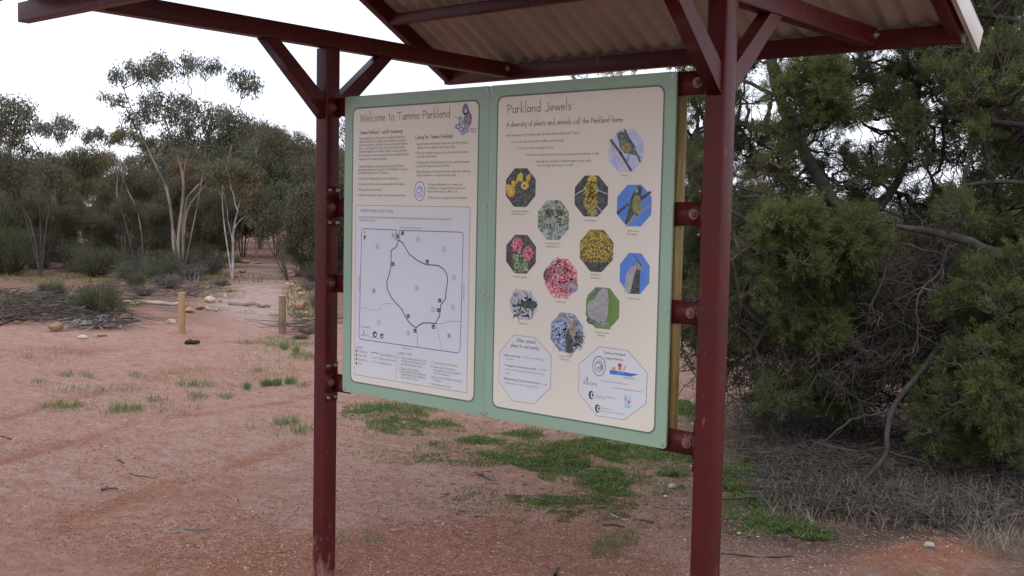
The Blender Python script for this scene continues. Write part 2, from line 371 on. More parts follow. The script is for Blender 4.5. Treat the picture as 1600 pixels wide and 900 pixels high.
# brackets
for i, zc in enumerate((2.247, 1.788, 1.438, .972)):
    for px, s_ in ((0, 1), (S, -1)):
        xf = px+s_*hp; m = MB()
        m.box((min(xf, xf+s_*.005), -.036, zc-.042), (max(xf, xf+s_*.005), .036, zc+.042))
        xe = .16 if s_ > 0 else 1.84
        a, b_ = sorted((xf+s_*.0052, xe)); m.box((a, .012, zc-.042), (b_, .018, zc+.042))
        br = part(m, 'bracket', PAINT, shelter)
        bolt((xf+s_*.005, -.004, zc), (s_, 0, 0), br, .013)
        if s_ < 0: bolt((1.955, .012, zc), (0, -1, 0), br, .013)
        if i in (1, 3):
            m = MB(); m.box((min(xf, xf+s_*.0035), -.038, zc-.085), (max(xf, xf+s_*.0035), .038, zc-.0425)); m.box((min(xf, xf+s_*.0035), -.038, zc+.0425), (max(xf, xf+s_*.0035), .038, zc+.095))
            pl = part(m, 'collar_plate', PAINT, shelter)
            for yy in (-.022, .022):
                for z2 in (zc-.07, zc+.08): bolt((xf+s_*.0035, yy, z2), (s_, 0, 0), pl, .005)
for xx in (.100, 1.862):
    m = MB(); m.box((xx, .0182, .93), (xx+.038, .040, 2.21)); part(m, 'timber_batten', mat('batten_timber', (.31, .235, .085), .6, (.20, .145, .055), 9, .3, .2, 30, stretch=(12, 12, 1)), shelter)

# ================================================================== SIGNS
YS = -.002
PX0, PW, PZB, PH = .1228, 1.7552, .9399, 1.35
def SP(u, v): p = ony(u, v, YS); return np.array([p[0], p[2]])
def flat(mb, pts, layer, mi=0):
    """filled polygon on the sign face; pts in sign metres (x,z); layer in 0.1 mm steps"""
    p = np.array([(x, YS-layer*.0001, z) for x, z in pts]); n = len(p)
    c = p.mean(0); mb.add(np.vstack([p, c]), [(i, (i+1) % n, n) for i in range(n)], mi)
def rrect(x0, z0, x1, z1, r, n=6):
    P = []
    for cx, cz, a0 in ((x1-r, z1-r, 0), (x0+r, z1-r, 90), (x0+r, z0+r, 180), (x1-r, z0+r, 270)):
        for k in range(n+1): a = math.radians(a0+90*k/n); P.append((cx+r*math.cos(a), cz+r*math.sin(a)))
    return P
def line(mb, pts, wd, layer, mi=0, px=True, closed=False):
    q = np.array([SP(*p) for p in pts]) if px else np.array(pts, float)
    if closed: q = np.vstack([q, q[:1]])
    for a, b in zip(q[:-1], q[1:]):
        d = b-a; L = np.linalg.norm(d)
        if L < 1e-6: continue
        d /= L; nrm = np.array([-d[1], d[0]])*wd/2; e = d*wd*.3
        v = [a-e-nrm, b+e-nrm, b+e+nrm, a-e+nrm]
        mb.add([(x, YS-layer*.0001, z) for x, z in v], [(0, 1, 2, 3)], mi)
def ell(cx, cz, rx, rz_, n=20, a0=0): return [(cx+rx*math.cos(2*math.pi*k/n+a0), cz+rz_*math.sin(2*math.pi*k/n+a0)) for k in range(n)]
dg = None
def text_mesh(txt, bold=0):
    cu = bpy.data.curves.new('t', 'FONT'); cu.body = txt; cu.resolution_u = 2; cu.size = 1; cu.offset = bold; cu.fill_mode = 'FRONT'
    ob = bpy.data.objects.new('t', cu); C.objects.link(ob); deps = bpy.context.evaluated_depsgraph_get()
    me = bpy.data.meshes.new_from_object(ob.evaluated_get(deps)); V = np.array([v.co[:2] for v in me.vertices]).reshape(-1, 2); F = [tuple(p.vertices) for p in me.polygons]
    bpy.data.objects.remove(ob); bpy.data.curves.remove(cu); bpy.data.meshes.remove(me); return V, F
def put(mb, V, F, A, B, cap, layer, mi):
    """V in font units (cap height ~.7), baseline A->B px"""
    a = SP(*A); b = SP(*B); hgt = SP(A[0], A[1]-cap)[1]-a[1]
    w0 = V[:, 0].min(); ww = V[:, 0].max()-w0
    d = b-a; L = np.linalg.norm(d)
    if abs(d[1]) < abs(d[0]): d = np.array([1., 0]); zz = (a[1]+b[1])/2; a = np.array([a[0], zz]); 
    else: d = d/L; hgt = SP(A[0]+cap, A[1])[0]-SP(*A)[0]
    nrm = np.array([-d[1], d[0]])
    q = a+((V[:, :1]-w0)/ww*L)*d+(V[:, 1:]/.7*hgt)*nrm
    vv = np.array([(x, YS-layer*.0001, z) for x, z in q])
    by = {}
    for f in F: by.setdefault(len(f), []).append(f)
    first = True
    for k, fs in by.items():
        if first: mb.add(vv, fs, mi); base = mb.n-len(vv); first = False
        else: mb.f.setdefault((k, mi), []).append(np.array(fs)+base)
def text(mb, txt, A, B, cap, layer=12, mi=0, bold=0):
    V, F = text_mesh(txt, bold-.008)
    if len(V): put(mb, V, F, A, B, cap, layer, mi)
# --- hand-drawn heading alphabet (single strokes; x-height .42, caps .7, tall ascenders 1.0)
def arc(cx, cy, rx, ry, a0, a1, n=9): return [(cx+rx*math.cos(math.radians(a0+(a1-a0)*k/n)), cy+ry*math.sin(math.radians(a0+(a1-a0)*k/n))) for k in range(n+1)]
x_ = .42
GL = {
 'W': (.70, [[(0, .7), (.17, 0), (.33, .66), (.52, 0), (.68, .74)]]), 'T': (.50, [[(-.02, .66), (.54, .72)], [(.26, .69), (.24, 0)]]),
 'P': (.42, [[(.06, .7), (.04, 0)], [(0, .66)]+arc(.14, .5, .26, .19, 95, -90)+[(.05, .33)]]), 'J': (.36, [[(.3, .72)]+[(.3, .15)]+arc(.15, .12, .15, .14, 0, -150)]),
 'A': (.48, [[(0, 0), (.26, .72), (.46, 0)], [(.08, .25), (.42, .24)]]), 'C': (.46, [arc(.26, .35, .26, .36, 55, 310)]),
 'O': (.55, [arc(.27, .35, .27, .36, 90, 450, 16)]),
 'e': (.34, [[(.02, .2), (.29, .24)]+arc(.16, .22, .14, .2, 10, 320)]), 'l': (.14, [[(.06, 1.02), (.05, .0)]]), 'c': (.32, [arc(.17, .21, .15, .21, 55, 310)]),
 'o': (.36, [arc(.17, .21, .15, .21, 90, 450, 14)]), 'm': (.52, [[(.03, .42), (.03, 0)], [(.03, .26)]+arc(.14, .28, .11, .14, 160, 10)+[(.25, 0)], [(.25, .26)]+arc(.36, .28, .11, .14, 160, 10)+[(.47, 0)]]),
 'n': (.34, [[(.03, .42), (.03, 0)], [(.03, .24)]+arc(.15, .27, .12, .15, 160, 10)+[(.28, 0)]]), 't': (.28, [[(.12, .66), (.11, .08), (.2, .01)], [(0, .42), (.26, .45)]]),
 'a': (.36, [arc(.16, .2, .14, .2, 30, 390, 14), [(.3, .42), (.3, .02)]]), 'r': (.26, [[(.03, .42), (.03, 0)], [(.03, .24)]+arc(.15, .27, .11, .14, 160, 50)]),
 'k': (.34, [[(.04, 1.02), (.03, 0)], [(.28, .44), (.04, .2), (.32, -.02)]]), 'd': (.38, [arc(.16, .2, .15, .2, 40, 400, 14), [(.31, 1.0), (.31, .0)]]),
 'w': (.5, [[(0, .42), (.12, 0), (.24, .4), (.36, 0), (.48, .44)]]), 's': (.26, [arc(.14, .31, .10, .10, 50, 260, 7)+arc(.12, .1, .11, .11, 90, -140, 7)]),
 'i': (.12, [[(.05, .42), (.05, 0)], [(.05, .56), (.05, .6)]]), 'v': (.32, [[(0, .42), (.14, 0), (.3, .44)]]), 'y': (.32, [[(0, .42), (.15, .03)], [(.3, .44), (.08, -.28)]]),
 'f': (.22, [[(.24, .78)]+arc(.16, .7, .06, .1, 60, 180, 4)+[(.09, 0)], [(0, .4), (.22, .43)]]), 'p': (.36, [[(.04, .42), (.03, -.3)], arc(.18, .21, .14, .2, 150, -170, 12)]),
 'h': (.34, [[(.04, 1.0), (.03, 0)], [(.03, .24)]+arc(.15, .27, .12, .15, 160, 10)+[(.28, 0)]]), '.': (.14, [[(.05, 0), (.05, .04)]]), 'g': (.36, [arc(.16, .22, .14, .19, 30, 390, 12), [(.3, .42), (.3, -.15)]+arc(.17, -.15, .13, .12, 0, -150, 6)]),
 'u': (.34, [[(.03, .42), (.04, .14)]+arc(.16, .14, .12, .13, 180, 340)+[(.29, .42), (.29, 0)]]), 'b': (.38, [[(.05, 1.0), (.05, 0)], arc(.19, .2, .14, .2, 150, -170, 12)]),
 '-': (.3, [[(.04, .22), (.24, .24)]]), ' ': (.24, []), ':': (.14, [[(.05, 0), (.05, .04)], [(.05, .34), (.05, .38)]])}
def heading(mb, txt, A, B, cap, wd, layer=12, mi=0):
    a = SP(*A); b = SP(*B); hgt = SP(A[0], A[1]-cap)[1]-a[1]; zz = (a[1]+b[1])/2
    tot = sum(GL[c][0]+.05 for c in txt); sx = (b[0]-a[0])/tot; sz = hgt/.7; x = a[0]
    for c in txt:
        adv, st = GL[c]
        for s in st: line(mb, [(x+p[0]*sx, zz+p[1]*sz) for p in s], wd, layer, mi, px=False)
        x += (adv+.05)*sx
INK = mat('sign_ink', (.045, .05, .055), .45); INK2 = mat('sign_ink_grey', (.13, .14, .15), .45); INK3 = mat('sign_ink_body', (.17, .165, .17), .45)
GREEN = mat('sign_green', (.30, .445, .335), .28, (.265, .40, .30), 2.5, .5); CREAM = mat('sign_cream', (.76, .735, .645), .30, (.715, .685, .595), 2.2, .5)
DGREEN = mat('sign_dark_green', (.14, .21, .18), .4); BLUEW = mat('sign_pale_blue', (.70, .73, .76), .3, (.66, .69, .72), 3, .5)
MAPB = mat('map_blue', (.68, .72, .81), .3, (.65, .69, .78), 3, .5); WHITE = mat('print_white', (.75, .77, .8), .35)
PR = {k: mat('print_'+k, c, .4, c2 or tuple(q*.6 for q in c), sc, .4, detail=3, fac=(.42, .58)) for k, c, c2, sc in [
 ('blue', (.07, .2, .62), (.05, .16, .55), 20), ('skyblue', (.11, .27, .70), (.09, .24, .66), 12), ('pale', (.55, .62, .86), (.42, .52, .80), 25), ('yellow', (.75, .60, .10), (.6, .42, .05), 90),
 ('red', (.55, .03, .08), (.75, .2, .25), 120), ('dark', (.045, .055, .05), (.09, .10, .09), 60), ('brownk', (.06, .04, .05), (.12, .09, .10), 50), ('olive', (.20, .21, .10), (.32, .31, .12), 80),
 ('leafmix', (.10, .17, .09), (.45, .50, .45), 110), ('greygreen', (.17, .24, .20), (.07, .10, .09), 70), ('wattle', (.42, .32, .06), (.10, .09, .03), 130), ('pinkmix', (.62, .12, .18), (.75, .55, .55), 140),
 ('grey', (.33, .34, .36), (.26, .27, .29), 40), ('lilac', (.45, .45, .58), (.60, .60, .70), 60), ('green', (.13, .24, .06), (.17, .28, .08), 20), ('beetle', (.03, .07, .05), (.06, .11, .08), 90),
 ('bluegrey', (.16, .22, .32), (.36, .42, .50), 70), ('fawn', (.38, .33, .27), (.22, .18, .14), 80), ('orange', (.75, .38, .06), None, 80), ('wing', (.42, .41, .43), (.33, .33, .36), 50), ('bird', (.10, .12, .10), (.16, .18, .13), 70), ('bark', (.05, .04, .05), (.12, .10, .11), 60)]}
PK = list(PR)
def board(name, label, xa, xb, cream):
    t = thing(name, label, 'sign', ((xa+xb)/2, YS+.004, PZB))
    m = MB(); ring = rrect(xa, PZB, xb, PZB+PH, .012); m.prism([(x, YS, z) for x, z in ring][::-1], (0, YS, 0), (0, YS+.010, 0)); b = part(m, 'board', GREEN, t)
    m = MB(); m.prism([(x, YS+.0105, z) for x, z in rrect(xa+.004, PZB+.004, xb-.004, PZB+PH-.004, .01)][::-1], (0, 0, 0), (0, .0045, 0)); part(m, 'backing', mat('backing_dark', (.03, .03, .03), .6), t)
    q = [SP(*p) for p in cream]; x0 = (q[0][0]+q[3][0])/2; x1 = (q[1][0]+q[2][0])/2; z1 = (q[0][1]+q[1][1])/2; z0 = (q[2][1]+q[3][1])/2
    m = MB(); flat(m, rrect(x0, z0, x1, z1, .033), 3); part(m, 'border_line', DGREEN, t)
    e = .0070; m = MB(); flat(m, rrect(x0+e, z0+e, x1-e, z1-e, .028), 5); fld = part(m, 'cream_field', CREAM, t)
    for xx, zz in ((xa+.014, PZB+.014), (xb-.014, PZB+.014), (xa+.014, PZB+PH-.014), (xb-.014, PZB+PH-.014), (xa+.014, PZB+.5), (xa+.014, PZB+.86), (xb-.014, PZB+.5), (xb-.014, PZB+.86)):
        m = MB(); m.cyl((xx, YS, zz), (xx, YS-.0025, zz), .0065, 14); m.cyl((xx, YS-.0024, zz), (xx, YS-.0045, zz), .0035, 8); part(m, 'screw', STEEL, t)
    return t, fld
cA = lambda x, y: (540+x/5, 140+y/5)
cB = lambda x, y: (530+x/5.296, 310+y/5.296)
cC = lambda x, y: (530+x/5.296, 470+y/5.296)
cD = lambda x, y: (770+x/5.293, 110+y/5.293)
cE = lambda x, y: (770+x/5.333, 250+y/5.333)
cF = lambda x, y: (770+x/5, 380+y/5)
cG = lambda x, y: (760+x/4.737, 510+y/4.737)
XM = PX0+PW/2
s1, f1 = board('information_sign', 'pale green and cream welcome board with a trail map, left of the pair', PX0, XM-.0006, [(555, 168), (752, 155), (739.6, 631.4), (543.2, 594.6)])
s2, f2 = board('information_sign', 'green and cream board titled Parkland Jewels with round wildlife photos, right of the pair', XM+.0006, PX0+PW, [(779.4, 148.7), (1040, 132.7), (1023.9, 678.9), (766.3, 636.7)])
# ---- board 1
m = MB(); heading(m, 'Welcome to Tamma Parkland', cA(115, 250), cA(822, 219), 11.5, .0024); part(m, 'title', INK2, s1)
m = MB(); heading(m, 'Tamma Parkland - worth treasuring', cA(108, 347), cA(446, 340), 5.6, .0015); heading(m, 'Caring for Tamma Parkland', cA(548, 384), cA(838, 378), 5.6, .0016); part(m, 'subtitle', INK2, s1)
m = MB()
for tx, x0, y0, x1, y1 in [
 ('Tamma Parkland is a jewel patch in the Shire of Merredin,', 108, 390, 465, 380), ('which still holds the original bush which has not been', 107, 415, 475, 406), ('cleared for farming. This bush consists of mixed woodland', 106, 441, 485, 433),
 ('and is a vital refuge for many native plants and animals.', 105, 466, 465, 460), ('Tamma Parkland is one of these refuges and also provides', 104, 491, 480, 487), ('the town with a chance to experience the woodland bush as', 103, 521, 495, 516), ('it was prior to European settlement.', 102, 551, 325, 548),
 ('Tamma Parkland is named after the species of Tamma,', 103, 608, 455, 607), ('Allocasuarina that are found here. The Parkland contains a', 100, 633, 490, 633), ('remarkable diversity in its 23 hectares.', 98, 658, 340, 660),
 ('\u2022 178 species of native plants in five habitat types', 95, 703, 415, 704), ('\u2022 40 species of birds with six nesting within the Parkland', 94, 746, 460, 748), ('\u2022 Skinks, geckos and monitors', 94, 789, 287, 791), ('\u2022 2 families of trapdoor spider that have survived here', 93, 832, 468, 836),
 ('\u2022 Garden waste introduces weeds into the Park, please', 545, 432, 952, 424), ('dispose of your garden waste responsibly.', 560, 460, 860, 456), ('\u2022 Take your rubbish with you. Even drink cans and bottles', 543, 502, 962, 499), ('can trap small animals.', 558, 530, 718, 530),
 ('\u2022 Collecting fire wood damages the trees and takes homes', 542, 577, 972, 574), ('away from insects, lizards and birds.', 557, 605, 815, 604), ('\u2022 Take only photos and memories away with you: collecting', 541, 648, 978, 648), ('seeds and flowers is illegal and fines apply.', 556, 676, 865, 678),
 ('For more information or to report any', 645, 749, 915, 750), ('vandalism or illegal activities contact the', 644, 776, 940, 780), ('Shire of Merredin on 9041 1611', 643, 803, 875, 807), ('Thank you for caring for Tamma Parkland', 643, 851, 947, 857), ('Galahs and', 960, 314, 1026, 313), ('wildflowers', 975, 335, 1020, 335)]:
    text(m, tx, cA(x0, y0), cA(x1, y1), 4.0)
part(m, 'body_text', INK3, s1)
def shield(mb, c, rx, rz_, mi=0, lay=12):
    line(mb, ell(c[0], c[1], rx, rz_, 24), .0026, lay, mi, px=False, closed=True)
    line(mb, ell(c[0], c[1]-rz_*.05, rx*.62, rz_*.55, 18), .0022, lay, mi, px=False, closed=True)
    line(mb, [(c[0]-rx*.35, c[1]+rz_*.2), (c[0], c[1]+rz_*.38), (c[0]+rx*.35, c[1]+rz_*.15), (c[0]+rx*.1, c[1]-rz_*.1), (c[0]-rx*.3, c[1]-rz_*.2), (c[0]+rx*.2, c[1]-rz_*.38)], .0022, lay, mi, px=False)
BLUEINK = mat('blue_ink', (.06, .13, .42), .4)
m = MB(); e = SP(*cA(580, 793)); flat(m, ell(e[0], e[1], .031, .041), 8, 1); shield(m, e, .031, .041); part(m, 'emblem', [BLUEINK, WHITE], s1)
# bird and flower drawing beside the title
m = MB(); f = lambda x, y: SP(*cA(x, y))
flat(m, [f(940, 100), f(960, 130), f(965, 165), f(950, 190), f(925, 195), f(908, 175), f(918, 130)], 8, 0)
flat(m, [f(925, 185), f(965, 165), f(988, 200), f(985, 255), f(968, 290), f(940, 300), (f(920, 240))], 8, 0)
flat(m, [f(935, 150), f(950, 160), f(946, 185), f(930, 180)], 9, 1); flat(m, [f(905, 195), f(930, 200), f(920, 240), f(895, 235)], 9, 1)
flat(m, [f(960, 190), f(978, 215), f(972, 260), f(955, 230)], 9, 2)
for (a, b, r) in [(880, 290, 17), (905, 260, 15), (905, 310, 17), (940, 320, 15), (915, 340, 12), (945, 285, 14), (895, 225, 12)]: q = f(a, b); flat(m, ell(q[0], q[1], .0011*r, .0007*r, 7, a), 9+(a % 3), 3); flat(m, ell(q[0], q[1], .0004*r, .0003*r, 6), 12, 1)
line(m, [cA(850, 205), cA(895, 230)], .002, 9, 0)
part(m, 'bird_drawing', [mat('drawing_blue', (.10, .13, .24), .4, (.3, .32, .4), 120), WHITE, PR['red'], mat('drawing_slate', (.14, .18, .33), .4, (.30, .35, .5), 150)], s1)
# map panel
bx = [cB(152, 57), cB(1092, 75), cC(1047, 763), cC(117, 603)]; q = [SP(*p) for p in bx]
x0, x1, z1, z0 = (q[0][0]+q[3][0])/2, (q[1][0]+q[2][0])/2, (q[0][1]+q[1][1])/2, (q[2][1]+q[3][1])/2
m = MB(); flat(m, [(x0-.0018, z0-.0018), (x1+.0018, z0-.0018), (x1+.0018, z1+.0018), (x0-.0018, z1+.0018)], 7, 1); flat(m, [(x0, z0), (x1, z0), (x1, z1), (x0, z1)], 9, 0)
mp_ = part(m, 'map_panel', [BLUEW, INK2], s1)
q = [SP(*p) for p in (cB(160, 213), cB(1070, 240), cC(1030, 480), cC(143, 352))]; ax0, ax1, az1, az0 = (q[0][0]+q[3][0])/2, (q[1][0]+q[2][0])/2, (q[0][1]+q[1][1])/2, (q[2][1]+q[3][1])/2
m = MB(); flat(m, [(ax0, az0), (ax1, az0), (ax1, az1), (ax0, az1)], 11, 0); part(m, 'map_sheet', MAPB, mp_)
m = MB()
rd = [cB(475, 290), cB(475, 262), cB(200, 250), cB(188, 262), cC(172, 60), cC(165, 300), cC(180, 318), cC(985, 432), cC(1000, 415), cC(1010, 172), cB(1028, 295), cB(1018, 280), cB(497, 264), cB(497, 290)]
line(m, rd, .0028, 13, 0)
line(m, [cB(463, 292), cB(463, 343), cB(503, 346), cB(503, 293)], .0022, 13, 0, closed=True)
tr = [cB(492, 345), cB(480, 385), cB(470, 405), cB(432, 432), cB(430, 560), cB(415, 630), cB(395, 690), cB(403, 760), cB(440, 830), cC(520, 70), cC(560, 150), cC(600, 200), cC(638, 222), cC(665, 200), cC(700, 183), cC(750, 183), cC(795, 190), cC(830, 130), cC(840, 75), cC(842, 35), cB(882, 830), cB(885, 780), cB(900, 680), cB(890, 620), cB(860, 580), cB(820, 555), cB(720, 548), cB(650, 515), cB(580, 460), cB(545, 400), cB(525, 365)]
line(m, tr, .0046, 13, 0, closed=True)
line(m, [cC(172, 62), cC(200, 58), cC(260, 72), cC(325, 80), cC(340, 55), cC(352, 30), cC(400, 22), cC(470, 28)], .0018, 13, 1)
line(m, [cC(638, 222), cC(648, 300), cC(648, 382)], .0022, 13, 2); line(m, [cC(795, 190), cC(850, 190), cC(920, 170), cC(1005, 172)], .0022, 13, 3); line(m, [cC(800, 195), cC(830, 290), cC(848, 410)], .002, 13, 1)
for p in [cB(526, 288), cB(447, 543), cB(730, 523), cB(833, 845), cC(822, 78), cC(572, 127), cC(628, 247), cC(780, 215), cB(485, 317)]:
    q = SP(*p); flat(m, [(q[0]-.009, q[1]-.0085), (q[0]+.009, q[1]-.0085), (q[0]+.009, q[1]+.0085), (q[0]-.009, q[1]+.0085)], 14, 0)
    line(m, [(q[0]-.004, q[1]+.004), (q[0]-.002, q[1]-.003), (q[0]+.005, q[1]-.003)], .0022, 15, 4, px=False)
for p, dgt in [(cB(318, 397), '6'), (cB(655, 338), '6'), (cB(866, 420), '5'), (cB(951, 655), '4'), (cB(643, 740), '3'), (cB(289, 765), '1'), (cC(778, 70), '2'), (cC(942, 53), '5'), (cC(572, 265), '3'), (cC(910, 290), '1'), (cC(330, 175), '2')]:
    q = SP(*p); line(m, ell(q[0], q[1], .0105, .0105, 16), .0016, 13, 2, px=False, closed=True); text(m, dgt, (p[0]-1, p[1]+2), (p[0]+1, p[1]+2), 4, 13, 0)
q = SP(*cB(213, 330)); flat(m, [(q[0]-.008, q[1]+.012), (q[0], q[1]-.012), (q[0]+.008, q[1]+.012)], 13, 0); text(m, 'N', cB(206, 290), cB(220, 290), 4, 13, 0)
line(m, [cB(445, 285), cB(445, 305), cB(438, 328)], .002, 13, 0); line(m, [cB(445, 305), cB(455, 328)], .002, 13, 0); line(m, [cB(436, 302), cB(455, 300)], .0018, 13, 0)
text(m, "O'Connor Street (gravel)", cB(500, 248), cB(682, 252), 3, 13); text(m, 'Oval Street', cC(522, 397), cC(605, 406), 3.2, 13); text(m, 'South Avenue', cB(172, 770), cB(172, 635), 3, 13); text(m, 'Coles Street', cB(1038, 845), cB(1038, 712), 3, 13)
text(m, 'Sponsored by:', cC(183, 218), cC(258, 228), 3, 13)
for p, r in ((cC(297, 277), .014), (cC(356, 292), .012)): q = SP(*p); flat(m, ell(q[0], q[1], r, r, 12), 13, 0); flat(m, ell(q[0]+.003, q[1]-.002, r*.5, r*.5, 10), 15, 4)
line(m, [cC(262, 300), cC(328, 310)], .0018, 13); text(m, 'AVON', cC(183, 290), cC(248, 298), 3.2, 13); line(m, [cC(205, 240), cC(203, 272)], .0025, 13); line(m, [cC(215, 255), cC(205, 272)], .002, 13)
part(m, 'map_lines', [INK, mat('map_pink', (.42, .30, .36), .4), INK2, mat('map_red', (.55, .22, .26), .4), WHITE], mp_)
m = MB()
text(m, 'TAMMA PARKLAND TRAIL', cB(168, 114), cB(453, 120), 5.2)
for tx, A, B in [('Immerse yourself in all that Tamma Parkland has to offer by taking a walk along this 1.2 km easy loop trail', cB(165, 163), cB(925, 180)), ('Allow 30-40 minutes', cB(165, 188), cB(300, 190)),
 ('LEGEND', cC(142, 392), cC(192, 396)), ('Parking bay', cC(163, 427), cC(235, 433)), ('Picnic table', cC(161, 458), cC(228, 466)), ('Interpretive sign', cC(160, 492), cC(237, 502)), ('Toilet', cC(160, 526), cC(192, 531)),
 ('Tamma Parkland Trail', cC(335, 452), cC(466, 470)), ('Road to private land', cC(334, 486), cC(466, 505)), ('Walking track', cC(333, 520), cC(434, 536)), ('HABITAT TYPES', cC(495, 442), cC(605, 456)),
 ('1. Tamma (Allocasuarina sp.) with', cC(498, 480), cC(725, 506)), ('shrubs and sandy loam', cC(515, 505), cC(712, 530)), ('gravelly soil heath shrubs', cC(514, 530), cC(690, 555)), ('2. Cypress Pine (Callitris', cC(497, 568), cC(657, 586)), ('glaucophylla) tall woodland and', cC(513, 593), cC(720, 618)),
 ('heath understorey, Melaleuca', cC(512, 617), cC(716, 644)), ('and smaller shrubs', cC(511, 641), cC(650, 660)), ('3. Tea Bushes over shrubland', cC(760, 518), cC(977, 545)), ('4. Salmon Gum (Eucalyptus', cC(760, 551), cC(965, 580)), ('salmonophloia) over tree mallee &', cC(780, 581), cC(1004, 612)), ('mixed saltbush', cC(779, 605), cC(910, 624)),
 ('5. Broom Bush (Melaleuca uncinata)', cC(758, 637), cC(1016, 674)), ('shrubland', cC(779, 662), cC(846, 674)), ('6. Rehabilitation (area)', cC(757, 696), cC(925, 722))]:
    text(m, tx, A, B, 3.8, 13)
for y in (413, 447, 480, 516): q = SP(*cC(144, y)); flat(m, [(q[0]-.005, q[1]-.006), (q[0]+.005, q[1]-.006), (q[0]+.005, q[1]+.006), (q[0]-.005, q[1]+.006)], 12)
line(m, [cC(268, 435), cC(285, 425), cC(305, 428), cC(325, 440)], .0035, 12); line(m, [cC(268, 470), cC(290, 473), (cC(320, 468))], .0018, 12); line(m, [cC(270, 498), cC(290, 503), cC(318, 512)], .0016, 12)
line(m, [cC(483, 432), cC(473, 645)], .0012, 12)
part(m, 'map_text', INK3, mp_)
# ---- board 2
m = MB(); heading(m, 'Parkland Jewels', cD(120, 351), cD(656, 327), 12.5, .0025); part(m, 'title', INK2, s2)
m = MB(); heading(m, 'A diversity of plants and animals call the Parkland home.', cD(115, 467), cD(1090, 425), 7.2, .0017); part(m, 'subtitle', INK2, s2)
m = MB()
for tx, A, B in [('Enjoy exploring the Parkland, take the time while walking the Trail to:', cD(110, 548), cD(725, 524)), ('\u2022 Listen for the calls of the wildlife and bird song', cD(152, 600), cD(588, 589)), ('\u2022 Look for tracks crossing the trail', cD(203, 655), cD(500, 645)),
 ('\u2022 Smell the scents of the bush at various seasons and time of day', cD(270, 709), cD(880, 696)), ('\u2022 Identify the changes in habitat types as you walk.', cD(347, 762), cD(818, 755)), ('The soil type and colour is a clue', cD(365, 794), cD(665, 792)), ('Silvereye', cD(1065, 875), cD(1120, 875)),
 ('Two Coloured Honey', cE(153, 434), cE(300, 434)), ('(Jacksonia sp.)', cE(165, 456), cE(275, 458)), ('Greenhood Orchid', cE(435, 700), cE(565, 704)), ('(Pterostylis sp.)', cE(447, 726), cE(550, 730)), ('Yellow Grevillea', cE(765, 510), cE(862, 513)), ('White-eared', cE(1120, 597), cE(1215, 600)), ('Honeyeater', cE(1120, 622), cE(1205, 627)),
 ('Verticordia penicillata', cF(160, 268), cF(270, 272)), ('Grevillea sp.', cF(490, 461), cF(568, 468)), ('Sea Wattle', cF(768, 250), cF(835, 254)), ('(Acacia sp.)', cF(765, 274), cF(838, 279)), ('Crested Pigeon', cF(1045, 435), cF(1158, 444)), ('Jewel Beetle', cF(200, 631), cF(275, 637)), ('Brown-headed', cF(520, 886), cF(615, 895)), ('Honeyeater', cG(550, 246), cG(620, 256)), ('Common Grass', cF(797, 697), cF(905, 710)), ('Butterfly', cF(822, 722), cF(877, 732))]:
    text(m, tx, A, B, 4.0 if A[1] < 262 and A[0] < 940 else 3.0)
part(m, 'body_text', INK3, s2)
def octo(c, rx, rz_, rot=math.pi/8): return [(c[0]+rx*1.02*math.cos(rot+k*math.pi/4), c[1]+rz_*1.02*math.sin(rot+k*math.pi/4)) for k in range(8)]
def photo(u, v, ru, rv, base, shapes, label):
    c = SP(u, v); rx = SP(u+ru, v)[0]-c[0]; rz_ = SP(u, v-rv)[1]-c[1]
    mats = [PR[base]]; m = MB(); flat(m, octo(c, rx, rz_), 8, 0); L = 9
    def idx(k):
        if PR[k] not in mats: mats.append(PR[k])
        return mats.index(PR[k])
    for s in shapes:
        k, kind, dat = s[0], s[1], s[2:]; mi = idx(k)
        P = lambda p: (c[0]+p[0]*rx, c[1]+p[1]*rz_)
        if kind == 'p': flat(m, [P(p) for p in dat[0]], L, mi)
        elif kind == 'l': line(m, [P(p) for p in dat[0]], dat[1]*rx, L, mi, px=False)
        elif kind == 'e': x, y, a, b, = dat[:4]; flat(m, ell(*P((x, y)), a*rx, b*rz_, 18), L, mi)
        elif kind == 's':   # many small strokes in a region
            x, y, a, b, n, ln, wd = dat
            for _ in range(n):
                t, rr = random.random()*6.283, random.random()**.5; px_, py_ = x+a*rr*math.cos(t), y+b*rr*math.sin(t); an = random.random()*6.283
                if math.hypot(px_, py_) > .9: continue
                line(m, [P((px_, py_)), P((px_+ln*math.cos(an), py_+ln*math.sin(an)))], wd*rx, L, mi, px=False)
        L += 1
    part(m, 'photo_print', mats, s2, label=label)
photo(978.4, 235.6, 29, 35, 'pale', [('lilac', 'p', [(-.9, .1), (-.2, -.9), (.1, -.95), (-.8, .4)]), ('bark', 'l', [(-.85, .5), (-.3, -.1), (.3, -.88)], .13), ('bark', 'l', [(-.12, .95), (.15, .5), (.5, 0), (.78, -.5)], .09),
 ('greygreen', 'p', [(-.55, .78), (-.35, .88), (-.1, .82), (.15, .5), (.45, .15), (.7, -.2), (.9, -.4), (.6, -.25), (.2, -.15), (-.1, -.1), (-.35, .15), (-.42, .45), (-.5, .65)]), ('olive', 'e', .0, .15, .28, .22), ('dark', 'p', [(-.1, .75), (.2, .55), (.6, .05), (.3, .3)]), ('bark', 'l', [(.2, -.1), (.1, -.45)], .04)], 'octagonal photo of a grey green bird clinging to a twig')
